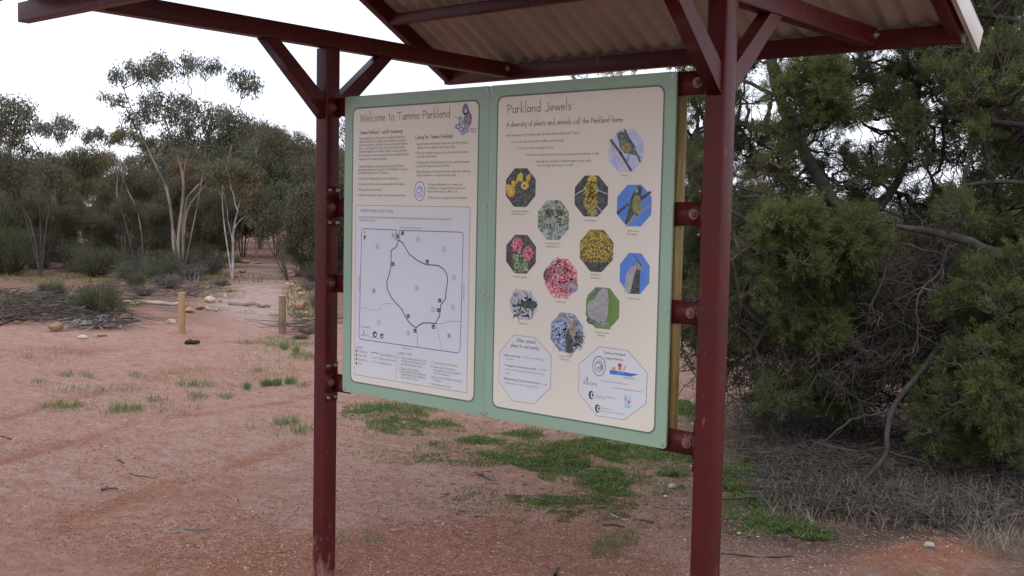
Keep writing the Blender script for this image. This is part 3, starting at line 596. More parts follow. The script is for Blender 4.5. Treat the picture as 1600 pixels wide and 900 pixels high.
photo(813.5, 293.1, 25, 32, 'dark', [('greygreen', 's', 0, 0, .9, .9, 60, .15, .05), ('dark', 'l', [(.05, .1), (.12, -.9)], .07), ('yellow', 'p', [(-.2, .6), (.0, .75), (.15, .6), (.1, .3), (-.15, .3), (-.35, .15)]), ('yellow', 'p', [(.35, .55), (.62, .7), (.6, .4), (.4, .2)]), ('yellow', 'e', .28, .1, .25, .2), ('yellow', 'p', [(-.6, .3), (-.4, .35), (-.3, .1), (-.45, -.05)]), ('orange', 'e', -.6, -.2, .3, .28), ('yellow', 'e', -.7, -.05, .22, .2), ('red', 'e', .25, .1, .08, .1), ('yellow', 'l', [(-.9, .1), (-.5, -.3)], .15)], 'octagonal photo of yellow and orange pea flowers')
photo(864.7, 343.8, 26, 33, 'leafmix', [('dark', 'p', [(-.5, .5), (.5, .5), (.6, .2), (-.5, .25)]), ('pale', 's', 0, -.5, .9, .5, 90, .15, .03), ('green', 's', -.1, .0, .8, .5, 60, .15, .05), ('wing', 'l', [(.05, .45), (.2, .15), (.12, -.1)], .13), ('wing', 'l', [(.12, -.1), (-.4, -.12)], .12), ('green', 'l', [(.1, -.1), (-.15, -.9)], .07)], 'octagonal photo of a pale greenhood orchid')
photo(923.8, 306.3, 28, 34, 'dark', [('yellow', 'e', .05, .75, .25, .2), ('olive', 'e', .0, .35, .38, .32), ('olive', 'e', -.05, -.3, .38, .35), ('olive', 'e', .1, -.75, .3, .18), ('yellow', 's', 0, 0, .35, .8, 160, .15, .04), ('pale', 'l', [(-.9, .05), (-.4, .3)], .04), ('pale', 'l', [(.3, .3), (.9, .1)], .04), ('pale', 'l', [(.3, -.4), (.7, -.8)], .04)], 'octagonal photo of a pale yellow bottlebrush flower')
photo(990.9, 321.3, 29, 34.5, 'skyblue', [('bark', 'l', [(-.9, -.35), (-.35, .05)], .14), ('bark', 'l', [(.35, .3), (.85, .6)], .14), ('grey', 'l', [(-.35, -.9), (.15, -.4), (.9, .02)], .12), ('dark', 'p', [(.05, .75), (.25, .92), (.4, .8), (.38, .55), (.35, .2), (.2, -.2), (-.1, -.5), (-.35, -.85), (-.48, -.8), (-.3, -.2), (-.2, .3)]), ('olive', 'e', .15, .05, .24, .42), ('wing', 'e', .12, .68, .08, .1)], 'octagonal photo of a dark olive crested bird on a branch')
photo(814, 397, 25, 32, 'brownk', [('leafmix', 'p', [(-.5, 0), (.4, -.1), (.5, -.8), (-.4, -.9)]), ('green', 's', 0, -.5, .5, .42, 90, .12, .04), ('red', 'e', -.25, .45, .33, .32), ('red', 'e', .45, .05, .33, .32), ('pinkmix', 's', -.25, .45, .36, .36, 60, .12, .03), ('pinkmix', 's', .45, .05, .34, .34, 60, .12, .03), ('wing', 'e', -.1, .1, .1, .1)], 'octagonal photo of pink featherflowers above green leaves')
photo(876.6, 435, 27, 33, 'pinkmix', [('bluegrey', 'e', .6, -.35, .4, .3), ('brownk', 'e', -.8, .1, .25, .3), ('brownk', 'p', [(-.9, .4), (-.2, .9), (-.1, .75), (-.8, .2)]), ('pale', 'l', [(-.9, .45), (-.3, .75)], .09), ('red', 's', 0, 0, .85, .85, 210, .2, .04), ('wing', 's', 0, 0, .8, .85, 90, .14, .025)], 'octagonal photo of spidery red and white blossom')
photo(932, 391, 28, 34, 'wattle', [('dark', 'p', [(-.75, -.5), (.0, -.6), (.75, -.5), (.3, -1), (-.3, -1)]), ('yellow', 's', 0, .15, .85, .7, 170, .07, .05), ('dark', 's', 0, -.2, .85, .7, 120, .08, .03)], 'octagonal photo of a bushy yellow wattle')
photo(991.6, 427.4, 25, 34, 'skyblue', [('dark', 'p', [(-.1, .45), (.35, .4), (.35, -.9), (-.3, -.95)]), ('wing', 'p', [(.0, .45), (.2, .4), (.05, .1), (-.1, -.4), (-.25, -.95), (-.6, -.85), (-.58, -.2), (-.35, .15)]), ('grey', 'e', .25, .35, .2, .17), ('dark', 'l', [(.0, .82), (.35, .42)], .05), ('dark', 'p', [(.1, .62), (.42, .45), (.4, .3), (.3, .45)]), ('grey', 'l', [(.4, .22), (.52, .18)], .09)], 'octagonal photo of a grey crested pigeon against blue sky')
photo(818, 476.6, 23, 25, 'lilac', [('wing', 's', 0, 0, .85, .85, 60, .3, .08), ('beetle', 'p', [(-.1, .15), (.2, .32), (.8, .3), (.98, .1), (.8, -.15), (.2, -.2), (-.1, -.1)]), ('beetle', 'p', [(-.55, .0), (-.1, .12), (-.1, -.12), (-.5, -.15)]), ('beetle', 'e', -.65, -.1, .13, .1), ('dark', 'l', [(-.35, 0), (-.3, .4)], .05), ('dark', 'l', [(-.2, -.1), (-.2, -.5), (-.4, -.8)], .05), ('dark', 'l', [(.0, -.1), (.25, -.4)], .05), ('dark', 'l', [(.25, .25), (.25, .6)], .07), ('dark', 'l', [(.5, -.1), (.65, -.4)], .05), ('dark', 'l', [(-.75, 0), (-.95, .2)], .03)], 'octagonal photo of a dark green beetle')
photo(885.6, 520, 27, 33, 'bluegrey', [('pale', 's', -.2, -.2, .7, .8, 50, .5, .05), ('dark', 's', .5, -.3, .5, .6, 90, .3, .03), ('dark', 'p', [(.0, .1), (.3, .1), (.4, -.9), (.0, -.95), (-.05, -.4)]), ('fawn', 'p', [(.1, .6), (.45, .55), (.55, 0), (.35, -.3), (.15, .1)]), ('fawn', 'e', .15, .68, .25, .12), ('pale', 'l', [(.0, .75), (.4, .62)], .05), ('bark', 'l', [(-.2, .78), (.0, .72)], .05)], 'octagonal photo of a brown and white bird on a trunk')
photo(941.4, 481.6, 28, 34, 'green', [('greygreen', 'p', [(-.9, .5), (-.4, .95), (.3, .95), (-.2, .5)]), ('greygreen', 'e', -.6, -.6, .3, .2), ('wing', 'p', [(.05, .95), (.25, .9), (.35, .4), (.3, -.3), (.2, -.68), (-.1, -.7), (-.7, -.5), (-.9, -.15), (-.75, .3), (-.45, .35), (-.3, .7)]), ('grey', 'l', [(.18, .85), (.1, -.5)], .02), ('grey', 'l', [(-.05, .75), (.05, -.5)], .02), ('grey', 'l', [(-.3, .4), (.0, -.5)], .02), ('grey', 'l', [(-.6, .25), (-.05, -.5)], .02), ('grey', 'l', [(-.8, -.05), (-.1, -.52)], .02), ('bluegrey', 'e', .1, -.65, .3, .09), ('wing', 'l', [(0, -.75), (.1, -.85)], .06), ('fawn', 'l', [(.3, -.7), (.45, -.9)], .08)], 'octagonal photo of a pale grey butterfly')
# info octagons
def octpanel(pts, lab):
    q = [SP(*cG(*p)) for p in pts]; c = np.mean(q, 0); m = MB(); flat(m, [tuple(c+(p-c)*1.012) for p in q], 7, 1); flat(m, q, 9, 0)
    return part(m, 'text_panel', [BLUEW, INK2], s2, label=lab)
oa = octpanel([(205, 65), (360, 85), (480, 215), (475, 455), (350, 573), (195, 548), (93, 405), (103, 190)], 'pale blue octagon listing other places to visit')
ob_ = octpanel([(835, 152), (1045, 180), (1190, 345), (1182, 570), (1020, 690), (820, 660), (685, 490), (690, 280)], 'pale blue octagon with supporter emblems')
m = MB(); heading(m, 'Other natural', cG(222, 112), cG(365, 130), 5, .0015); heading(m, 'places to visit nearby:', cG(183, 152), cG(397, 172), 5, .0015)
for tx, A, B, bo in [('\u2022 Merredin Peak', (125, 216), (255, 232), .02), ('- N.E. in the Merredin', (270, 234), (434, 254), 0), ('townsite', (142, 244), (203, 252), 0), ('\u2022 Totadgin Conservation Park', (122, 292), (372, 322), .02), ('- 14 kms', (385, 323), (447, 331), 0), ('south of Merredin on the Bruce Rock', (138, 322), (427, 359), 0), ('road.', (138, 350), (175, 356), 0), ('\u2022 Billyacatting Conservation Park', (120, 390), (400, 428), .02), ('- west', (410, 430), (452, 438), 0), ('of Nungarin in the Trayning Shire.', (137, 420), (392, 460), 0)]:
    text(m, tx, cG(*A), cG(*B), 3.0, 12, 0, bo)
part(m, 'text_lettering', INK2, oa)
m = MB()
for tx, A, B, cp, bo in [('Tamma Parkland', (870, 200), (1030, 220), 3.6, .02), ('Supported by:', (880, 240), (1017, 256), 3.6, .02), ('MERREDIN', (1015, 383), (1104, 396), 2.8, 0), ('Friends of Tamma Parkland', (855, 405), (1040, 436), 2.7, 0), ('Central Wheatbelt Visitor Centre', (935, 458), (1155, 491), 2.7, 0), ('Department of Agriculture', (808, 516), (955, 534), 2.5, 0), ('and Food', (808, 530), (880, 540), 2.5, 0), ('Department of', (850, 608), (931, 620), 2.5, 0), ('Environment and Conservation', (850, 630), (1028, 657), 2.5, 0)]:
    text(m, tx, cG(*A), cG(*B), cp, 12, 0, bo)
part(m, 'text_lettering', INK2, ob_)
m = MB(); e = SP(*cG(835, 293)); flat(m, ell(e[0], e[1], .029, .037), 11, 1); shield(m, e, .029, .037, 0, 13); flat(m, ell(e[0]+.010, e[1]-.004, .007, .009, 10), 14, 2); part(m, 'emblem', [BLUEINK, WHITE, PR['orange']], ob_)
m = MB(); gg = lambda x, y: SP(*cG(x, y))
flat(m, [gg(912, 322), gg(990, 330), gg(1060, 345), gg(1130, 355), gg(1070, 372), gg(1000, 362), gg(915, 352)], 12, 0)
flat(m, [gg(978, 290), gg(1000, 292), gg(1003, 325), gg(975, 322)], 13, 1); flat(m, ell(*gg(989, 285), .009, .006, 10), 14, 2); flat(m, ell(*gg(946, 312), .008, .007, 10), 13, 3); line(m, [cG(1018, 322), cG(1033, 292)], .004, 13, 1); line(m, [cG(938, 318), cG(930, 305)], .003, 13, 3)
for x in (975, 992, 1010): line(m, [cG(x, 330), cG(x+2, 350)], .002, 13, 4)
part(m, 'emblem', [mat('swoosh_blue', (.05, .20, .72), .4), mat('logo_skin', (.62, .25, .16), .4), mat('logo_brown', (.3, .08, .06), .4), PR['orange'], WHITE], ob_)
m = MB(); line(m, [cG(748, 362), cG(752, 405)], .0022, 12, 0); line(m, [cG(735, 375), cG(750, 400)], .002, 12, 0); line(m, [cG(722, 395), cG(745, 405)], .0018, 12, 0); text(m, 'AVON', cG(716, 428), cG(818, 442), 5, 12, 0)
part(m, 'emblem', mat('logo_purple', (.12, .11, .26), .4), ob_)
for cx, cy in ((778, 508), (825, 608)):
    m = MB(); e = gg(cx, cy); flat(m, ell(e[0], e[1], .0125, .016), 12, 0); flat(m, ell(e[0]+.004, e[1], .008, .011), 13, 1); flat(m, ell(e[0]+.0055, e[1]+.001, .004, .006), 14, 0); part(m, 'emblem', [INK, BLUEW], ob_)
m = MB(); flat(m, [gg(1022, 503), gg(1075, 510), gg(1072, 608), gg(1020, 600)], 11, 0); flat(m, [gg(1025, 520), gg(1032, 522), gg(1034, 550), gg(1027, 548)], 12, 1); flat(m, [gg(1042, 538), gg(1068, 560), gg(1046, 578), gg(1052, 560)], 12, 1); text(m, 'CB', cG(1030, 598), cG(1062, 603), 3, 12, 2)
part(m, 'emblem', [mat('logo_cyan', (.50, .68, .82), .4), mat('logo_red', (.65, .04, .10), .4), mat('logo_teal', (.1, .45, .6), .4)], ob_)

# ================================================================== VEGETATION
LEAF_GUM = mat('gum_leaf', (.145, .148, .102), .5, (.100, .102, .068), 1.3, .4, trans=.35, fac=(.4, .6))
LEAF_MALLEE = mat('mallee_leaf', (.150, .140, .075), .6, (.200, .125, .075), .5, .25, trans=.35, fac=(.42, .58))
LEAF_DARK = mat('dark_leaf', (.112, .118, .070), .6, (.150, .128, .080), .7, .25, trans=.35)
LEAF_GREY = mat('saltbush_leaf', (.120, .125, .090), .7, (.105, .095, .066), 2.0, .2, trans=.15)
LEAF_BROOM = mat('broom_leaf', (.092, .108, .052), .6, (.120, .118, .062), 3, .25, trans=.3)
BARK_PALE = mat('gum_bark_pale', (.30, .245, .21), .6, (.13, .095, .08), 3, .25, .3, 20, fac=(.45, .6), stretch=(1, 1, .35))
BARK_RED = mat('gum_bark_red', (.22, .155, .12), .6, (.11, .075, .06), 3, .25, .3, 20)
BARK_DARK = mat('bark_dark', (.055, .045, .040), .85, (.095, .08, .07), 6, .15, .4, 30)
DEADWOOD = mat('dead_wood', (.22, .20, .19), .8, (.13, .115, .105), 6, .15, .3, 30)
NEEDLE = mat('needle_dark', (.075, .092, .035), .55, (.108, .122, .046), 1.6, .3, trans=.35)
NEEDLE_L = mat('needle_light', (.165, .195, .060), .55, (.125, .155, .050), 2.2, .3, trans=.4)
BARK_OAK = mat('oak_bark', (.045, .039, .035), .9, (.085, .074, .067), 10, .15, .5, 40)
TWIG_GREY = mat('twig_grey', (.17, .15, .138), .85, (.085, .07, .062), 5, .1)

def wiggle(A, B, n=7, amp=.06, sag=0):
    A = np.asarray(A, float); B = np.asarray(B, float); t = np.linspace(0, 1, n)[:, None]; L = np.linalg.norm(B-A)
    p = A*(1-t)+B*t; j = rng.normal(size=(n, 3))*amp*L*np.sin(t*math.pi); p = p+j*.6
    p[:, 2] += sag*L*np.sin(t[:, 0]*math.pi); return p
def smooth(P, n=4):
    P = np.asarray(P, float)
    for _ in range(n if len(P) < 12 else 1):
        if len(P) > 40: break
        Q = [P[0]]
        for a, b in zip(P[:-1], P[1:]): Q += [a*.75+b*.25, a*.25+b*.75]
        P = np.array(Q+[P[-1]])
        if _ >= 1: break
    return P
def eu_clump(mb, c, r, n, flat_=.6, mi=0, leaf=.10, droop=.8, sub=.28):
    """bunches of drooping leaves spread over the upper shell of a flattened dome"""
    c = np.asarray(c, float); k = max(7, int(n/24)); d = unit(rng.normal(size=(k, 3))); d[:, 2] = np.where(d[:, 2] < -.8, -d[:, 2], d[:, 2])
    rr = rng.uniform(.45, 1.0, size=(k, 1)); cc = c+d*rr*r*np.array([1, 1, flat_])
    i = rng.integers(0, k, n); p = cc[i]+rng.normal(size=(n, 3))*(.045+r*.10)*np.array([1, 1, 1.25])
    D = unit(rng.normal(size=(n, 3))*.5+np.array([0, 0, -droop])); L = rng.uniform(.7, 1.3, n)*leaf
    mb.leaves(p, D, L, L*.30, mi); return cc
def tree(name, label, base, stems, clumps, leafmat=LEAF_GUM, barkmat=BARK_PALE, group=None, cat='tree', leaf=.11, dens=1.0, r0=.09, flat_=.6, twn=6, rmul=None):
    base = np.asarray(base, float); t = thing(name, label, cat, tuple(base), group)
    tb = MB(); P_all = []
    for st, ra in stems:
        st = smooth(st); k = len(st); tb.tube(st, np.linspace(ra, max(ra*.2, .008), k)*.50, 7); P_all.append(st)
    allp = np.vstack(P_all); lb = MB(); tw = []
    for c, r in clumps:
        r = r*((1.3 if r < .3 else 1.12) if rmul is None else rmul); c = np.asarray(c, float); cc = eu_clump(lb, c, r, int(dens*440*(r/.35)**2), flat_, leaf=leaf*.82)
        below = allp[allp[:, 2] < c[2]+.05]
        if len(below) == 0: below = allp
        a = below[np.argmin(np.linalg.norm((below-c)*[1, 1, .6], axis=1))]
        tb.tube(wiggle(a, c-[0, 0, r*.2], 6, .05), np.linspace(.016, .007, 6), 5)
        for q in cc[rng.integers(0, len(cc), min(twn, len(cc)))]: tw.append(wiggle(c-[0, 0, r*.3], q, 4, .05))
    if tw: tb.twigs(np.array(tw), 0, .007, .003)
    part(tb, 'trunk', barkmat, t, smooth=True); part(lb, 'crown', leafmat, t); return t
EXTRA = [(310,240,14),(330,205,15),(352,222,15),(372,240,16),(218,200,7)]
def spec(name, label, bpx, d, stems, clumps, **k):
    """silhouette tree: stems and crown lobes measured in the photo, given real depth d"""
    r = np.random.default_rng(abs(hash(label)) % 1 + len(label)); b = W3(bpx[0], bpx[1], d); b[2] = gz(b)
    S_ = []
    for pts, ra in stems:
        off = 0; P = [b.copy()-[0, 0, .1]]
        dd = r.uniform(-.5, .5)
        for i, (u, v) in enumerate(pts): P.append(W3(u, v, d+dd*(i+1)/len(pts)*1.2))
        S_.append((np.array(P), ra))
    Cl = [(W3(u, v, d+r.uniform(-.7, .7)), rad*d/FX) for u, v, rad in clumps]
    return tree(name, label, b, S_, Cl, **k)
h = lambda x, y: (160+x/2.573, 80+y/2.573)
spec('eucalyptus_tree', 'tallest gum with pale forked trunks and small separate leaf heads against the sky', (285, 425), 29, [
 ([h(285, 800), h(282, 680), h(262, 560), h(230, 490), h(190, 410), h(150, 320), h(120, 240), h(85, 150)], .10),
 ([h(300, 780), h(318, 640), h(328, 540), h(318, 470), h(292, 400), h(262, 300), h(232, 240), h(215, 150)], .10),
 ([h(330, 600), h(365, 560), h(425, 500), h(470, 410), h(530, 300), h(560, 190)], .075),
 ([h(330, 640), h(395, 560), h(430, 520)], .05), ([h(322, 480), h(350, 400), h(345, 300), h(358, 170)], .045), ([h(420, 430), h(408, 300), h(415, 120)], .035), ([h(262, 560), h(252, 450), h(262, 380)], .03)],
 [(183,117,13),(203,113,17),(226,113,18),(246,104,22),(262,108,16),(240,120,15),(291,105,17),(303,98,11),(322,104,13),(337,103,14),(372,124,17),(388,130,17),(396,140,10),(165,154,9),(187,158,11),(180,162,6),(203,183,14),(212,192,10),(228,160,15),(250,158,17),(236,172,15),(265,165,19),(288,168,20),(306,180,17),(300,195,14),(277,190,18),(290,205,12),(325,180,15),(240,188,12),
  (345,185,21),(365,196,26),(385,210,22),(350,208,20),(262,212,13),(281,218,16),(300,216,13),(234,226,12),(322,228,14),(256,235,13),(345,235,18)]+EXTRA, dens=1.25, leaf=.12, flat_=.9, rmul=1.08, twn=5)
q = lambda x, y: (x/3, 130+y/3)
spec('eucalyptus_tree', 'dark round headed gum at the left edge of the view with dark leaning stems', (64, 402), 27, [([q(150, 650), q(90, 560), q(40, 480), q(10, 400), q(-20, 300)], .07), ([q(215, 660), q(240, 560), q(235, 440)], .05), ([q(190, 600), q(170, 500), q(160, 430)], .035), ([q(120, 620), q(70, 470), q(40, 330), q(60, 250)], .045)],
 [(8,170,24),(30,172,18),(42,185,14),(-8,195,30),(18,195,24),(40,203,14),(5,215,22),(-20,175,30),(25,222,12),(42,234,12),(58,240,9),(0,240,12),(15,262,24),(45,264,22),(75,266,20),(92,272,12),(-15,262,26),(30,283,15),(80,288,14),(110,292,12),(5,290,18)], barkmat=BARK_DARK, leafmat=LEAF_DARK, dens=1.15, flat_=.6)
spec('eucalyptus_tree', 'slim gum with two small umbrella heads right of the dark round headed gum', (84, 405), 33, [([q(255, 600), q(250, 400), q(262, 300), q(290, 220)], .035), ([q(245, 500), q(220, 350), q(215, 240)], .03), ([q(262, 420), q(285, 300)], .02)], [(62,203,11),(72,200,13),(84,207,12),(98,190,13),(108,199,10),(88,195,7),(96,212,9),(82,246,12),(72,250,8),(96,252,9)], dens=1.3, flat_=.5)
spec('eucalyptus_tree', 'low spreading gum with a broad olive dome between the slim gums', (132, 405), 34, [([q(400, 700), q(400, 500), q(390, 400)], .04), ([q(430, 600), q(440, 420)], .03)], [(112,247,14),(125,240,13),(140,243,15),(152,252,13),(118,260,13),(136,260,17),(150,268,11),(105,258,8),(130,280,16),(115,290,14)], leafmat=LEAF_MALLEE, dens=1.3, flat_=.55)
spec('eucalyptus_tree', 'thin stemmed gum leaning left with one pale umbrella head on the skyline', (215, 415), 31, [([q(670, 820), q(665, 700), q(640, 580), q(590, 490), q(560, 390), q(510, 330), q(470, 290), q(450, 250)], .045), ([q(500, 310), q(440, 280)], .012)], [(140,212,8),(150,208,10),(161,211,9),(134,218,6)], dens=1.5, flat_=.4)
spec('eucalyptus_tree', 'gum with one wide olive umbrella head left of the tallest gum', (178, 410), 32, [([q(560, 800), q(545, 500), q(560, 360), q(575, 290)], .035), ([q(575, 420), q(610, 300)], .02), ([q(550, 400), (178,225)], .015)], [(178,216,10),(190,211,12),(203,211,12),(213,217,8),(172,222,6),(222,228,8),(235,222,8)], leafmat=LEAF_MALLEE, dens=1.6, flat_=.4)
spec('eucalyptus_tree', 'smooth dark domed gum on the skyline between the tallest gum and the shelter post', (400, 405), 36, [([(398, 350), (402, 260)], .05), ([(410, 330), (425, 240)], .04)], [(398,203,9),(408,200,11),(421,207,11),(434,210,10),(445,218,9),(412,215,14),(430,228,18),(466,216,9),(476,221,9),(458,230,15),(484,232,12),(400,230,18),(440,250,22)], leafmat=LEAF_DARK, dens=1.4, flat_=.6)
spec('eucalyptus_tree', 'gum with bright twisted white lower limbs beside the start of the track', (364, 415), 27.5, [([h(527, 800), h(525, 720), h(545, 690), h(575, 660)], .05), ([h(525, 760), h(505, 690), h(500, 620)], .035), ([h(480, 640), h(485, 500), h(520, 380)], .045), ([h(520, 760), h(560, 560), h(600, 500)], .04), ([(362,372), (366,345), (372,330)], .02)], [(355,262,18),(375,268,20),(345,280,16),(392,275,18),(330,270,14),(365,290,18),(390,300,20)], leafmat=LEAF_MALLEE, dens=1.3, barkmat=mat('white_bark', (.50, .47, .45), .6, (.24, .20, .18), 4, .25, .2, 20))
spec('eucalyptus_tree', 'many stemmed dark mallee arching over the far end of the track', (452, 414), 27.5, [([(418, 380), (408, 350), (395, 330)], .035), ([(428, 380), (425, 340), (430, 300)], .03), ([(436, 385), (445, 350), (455, 310)], .035), ([(440, 385), (455, 360), (470, 330)], .03), ([(432, 380), (436, 340)], .025)], [(398,325,17),(412,310,20),(430,300,22),(448,305,22),(466,318,22),(482,332,18),(455,335,16),(425,330,15),(478,300,20),(404,345,10),(470,350,14),(490,360,18),(485,385,14)], leafmat=LEAF_DARK, barkmat=BARK_DARK, dens=1.2, flat_=.8)

# ---- repeated mallee trees and shrubs (three kinds, copied)
def mallee(hh, sp, leafm, barkm, dens, stems_n, low, bname, label):
    S_ = []; Cl = []
    for k in range(stems_n):
        a = k/stems_n*6.28+rng.uniform(-.4, .4); top = np.array([math.cos(a)*sp*rng.uniform(.3, 1), math.sin(a)*sp*rng.uniform(.3, 1), hh*rng.uniform(.72, .95)])
        mid = top*[.35, .35, .45]+rng.normal(size=3)*[.1, .1, .05]
        S_.append((np.array([[math.cos(a)*.06, math.sin(a)*.06, -.1], mid, top*[.7, .7, .8], top]), rng.uniform(.025, .05)))
        Cl.append((top, rng.uniform(.40, .62)))
        for _ in range(4): p = top*rng.uniform(low, .95)+rng.normal(size=3)*[.45, .45, .12]*sp*.6; p[2] = max(p[2], hh*low); Cl.append((p, rng.uniform(.3, .5)))
    return tree(bname, label, (0, 0, 0), S_, Cl, leafmat=leafm, barkmat=barkm, dens=dens, leaf=.12, flat_=.65, group='mallee trees of the woodland behind the clearing')
protos = [mallee(4.6, 1.5, LEAF_MALLEE, BARK_RED, 1.0, 6, .42, 'mallee_tree', 'olive brown mallee tree in the woodland'),
          mallee(4.9, 1.2, LEAF_GUM, BARK_PALE, .9, 5, .5, 'mallee_tree', 'grey green pale stemmed mallee in the woodland'),
          mallee(4.0, 1.6, LEAF_DARK, BARK_DARK, 1.1, 7, .22, 'mallee_tree', 'dark bushy mallee with leaves nearly to the ground')]
used = [0, 0, 0]
LMK = [(-999, 'left of the dark round headed gum'), (0, 'behind the dark round headed gum'), (70, 'behind the low spreading gum'), (150, 'left of the tallest gum'), (230, 'straight behind the tallest gum'), (310, 'between tallest gum and track'), (375, 'behind the far end of the track'), (440, 'just left of the far shelter post'), (500, 'behind the left board'), (765, 'behind the right board'), (1050, 'behind the near shelter post'), (1150, 'behind the angled cypress at right'), (1420, 'behind the grey limb at right'), (1600, 'beyond the right edge tree')]
def zone(u): return [t for a, t in LMK if u >= a][-1]
def place(kind, u, d, sc, rot=None, v=None, arr=None, us=None):
    arr = arr or protos; us = used if us is None else us
    o = arr[kind] if us[kind] == 0 else copy_tree(arr[kind]); us[kind] += 1
    p = W3(u, 330, d); p[2] = gz(p); o.location = tuple(p); o.rotation_euler = (0, 0, random.random()*6.28 if rot is None else rot)
    o.scale = (sc, sc, sc*random.uniform(.92, 1.06))
    rowt = 'nearest row,' if d < 33 else 'second row,' if d < 38 else 'middle row,' if d < 44 else 'far row,' if d < 52 else 'farthest row,'
    o['label'] = ['olive brown mallee, ', 'grey green pale stemmed mallee, ', 'dark bushy mallee, '][kind]+rowt+' '+zone(u); return o
R = random.Random(3)
for row, (d, us_, s0) in enumerate([(31, [-60, 10, 92, 150, 232, 330, 470, 520], .66), (35, [-160, -30, 40, 120, 182, 250, 300, 352, 440, 510, 600], .80), (40, [-220, -100, -20, 60, 130, 205, 262, 320, 380, 430, 490, 545, 680, 820], .92), (47, [-260, -120, -30, 30, 105, 170, 235, 295, 365, 415, 462, 530, 640, 780, 950], 1.08), (56, [-300, -150, -60, 10, 80, 150, 220, 290, 350, 405, 460, 520, 620, 740, 880, 1020, 1180], 1.2)]):
    for u in us_:
        sc = s0*R.uniform(.88, 1.08)
        if u < 245: sc *= .80
        if 100 < u < 245: sc *= .93
        place(2 if row == 0 else R.choice([0, 0, 1, 2]), u+R.uniform(-10, 10), d+R.uniform(-1.5, 1.5), sc)
S_ = []
for k in range(5):
    a = k*1.3; tp = np.array([math.cos(a)*.7, math.sin(a)*.7, 2.6+.4*(k % 2)]); S_.append((np.array([[0, 0, -.1], tp*[.2, .2, .35]+rng.normal(size=3)*.08, tp*[.6, .5, .7]+rng.normal(size=3)*.15, tp]), .05))
    S_.append((np.array([tp*[.4, .4, .5], tp*[1.0, 1.1, .62], tp*[1.5, 1.4, .85]]), .02))
bare_p = thing('bare_tree', 'x', 'tree', (0, 0, 0), 'pale leafless trees in the woodland'); tb = MB()
for st, ra in S_:
    st = smooth(st); tb.tube(st, np.linspace(ra*.6, .008, len(st)), 6)
    tb.twigs(np.array([wiggle(st[i], st[i]+unit(rng.normal(size=3)+[0, 0, .8])*rng.uniform(.2, .7), 5, .08) for i in rng.integers(3, len(st), 6)]), 0, .010, .003)
part(tb, 'trunk', mat('bare_bark', (.36, .32, .30), .7, (.2, .17, .15), 4), bare_p, smooth=True)
for i, (u, v, sc) in enumerate([(330, 410, .62), (222, 414, .6), (345, 406, .75), (195, 410, .6)]):
    o = bare_p if i == 0 else copy_tree(bare_p); p = Gz(u, v); o.location = tuple(p); o.scale = (sc, sc, sc); o.rotation_euler = (0, 0, i*1.1)
    o['label'] = ['slim', 'stout', 'short', 'leaning', 'tall', 'small'][i % 6]+' pale leafless tree, '+zone(u)
# trees seen behind and right of the boards
for u, d, k, sc in [(560, 30, 2, .9), (640, 27, 0, .9), (720, 32, 2, 1), (800, 25, 0, .9), (900, 28, 2, .9), (1000, 22, 2, .7), (1060, 19, 2, .55), (1110, 26, 2, .6), (1160, 18, 2, .52), (1215, 22, 2, .58), (1260, 16, 2, .48), (1320, 20, 2, .55), (1375, 16.5, 2, .5), (1430, 20, 2, .56), (1480, 16, 2, .5), (1550, 18, 2, .6), (1620, 16, 2, .6), (1700, 17, 2, .9), (1820, 20, 2, 1.1), (1960, 18, 0, 1.1)]: place(k, u, d, sc)

def shrub(kind, label, cat='shrub'):
    t = thing({'broom': 'broom_shrub', 'grey': 'grey_shrub', 'dead': 'dead_shrub'}[kind], label, cat, (0, 0, 0)); tb = MB(); lb = MB(); n = {'broom': 150, 'grey': 110, 'dead': 120}[kind]
    P = []; 
    for _ in range(n):
        a = rng.uniform(0, 6.28); e = rng.uniform(.1, 1.0); rr = .55*math.sqrt(1-e*e*.55)*rng.uniform(.5, 1); tip = np.array([math.cos(a)*rr*1.1, math.sin(a)*rr*1.1, .12+e*.72*rng.uniform(.7, 1)])
        P.append(wiggle([math.cos(a)*.04, math.sin(a)*.04, -.03], tip, 5, .08 if kind != 'dead' else .13))
    P = np.array(P); tb.twigs(P, 0, .007 if kind != 'dead' else .008, .0025)
    tips = P[:, -1]; dr = unit(P[:, -1]-P[:, -2]+[0, 0, .1])
    if kind == 'broom':
        m_ = 9000; i = rng.integers(0, n, m_); f_ = rng.uniform(.45, 1.05, (m_, 1)); pos = P[i, 2]*(1-f_)+tips[i]*f_+rng.normal(size=(m_, 3))*.055; lb.leaves(pos, unit(dr[i]*.7+rng.normal(size=(m_, 3))*.45+[0, 0, .5]), rng.uniform(.04, .08, m_), .006)
    elif kind == 'grey':
        m_ = 6000; i = rng.integers(0, n, m_); f_ = rng.uniform(.3, 1.08, (m_, 1)); pos = P[i, 1]*(1-f_)+tips[i]*f_+rng.normal(size=(m_, 3))*.05; lb.leaves(pos, unit(rng.normal(size=(m_, 3))), rng.uniform(.02, .05, m_), .014)
    else:
        i = rng.integers(0, n, 500); A = P[i, 3]; B = A+unit(rng.normal(size=(500, 3))+[0, 0, .3])*rng.uniform(.08, .22, (500, 1)); tb.twigs(np.stack([A, (A+B)/2+rng.normal(size=(500, 3))*.02, B], 1), 0, .003, .0015)
    part(tb, 'stems', {'broom': BARK_DARK, 'grey': TWIG_GREY, 'dead': DEADWOOD}[kind], t)
    if kind != 'dead': part(lb, 'foliage', LEAF_BROOM if kind == 'broom' else LEAF_GREY, t)
    return t
sh = [shrub('broom', 'olive green broom shrub in the undergrowth'), shrub('grey', 'grey leaved low shrub in the undergrowth'), shrub('dead', 'leafless grey twiggy shrub in the undergrowth')]
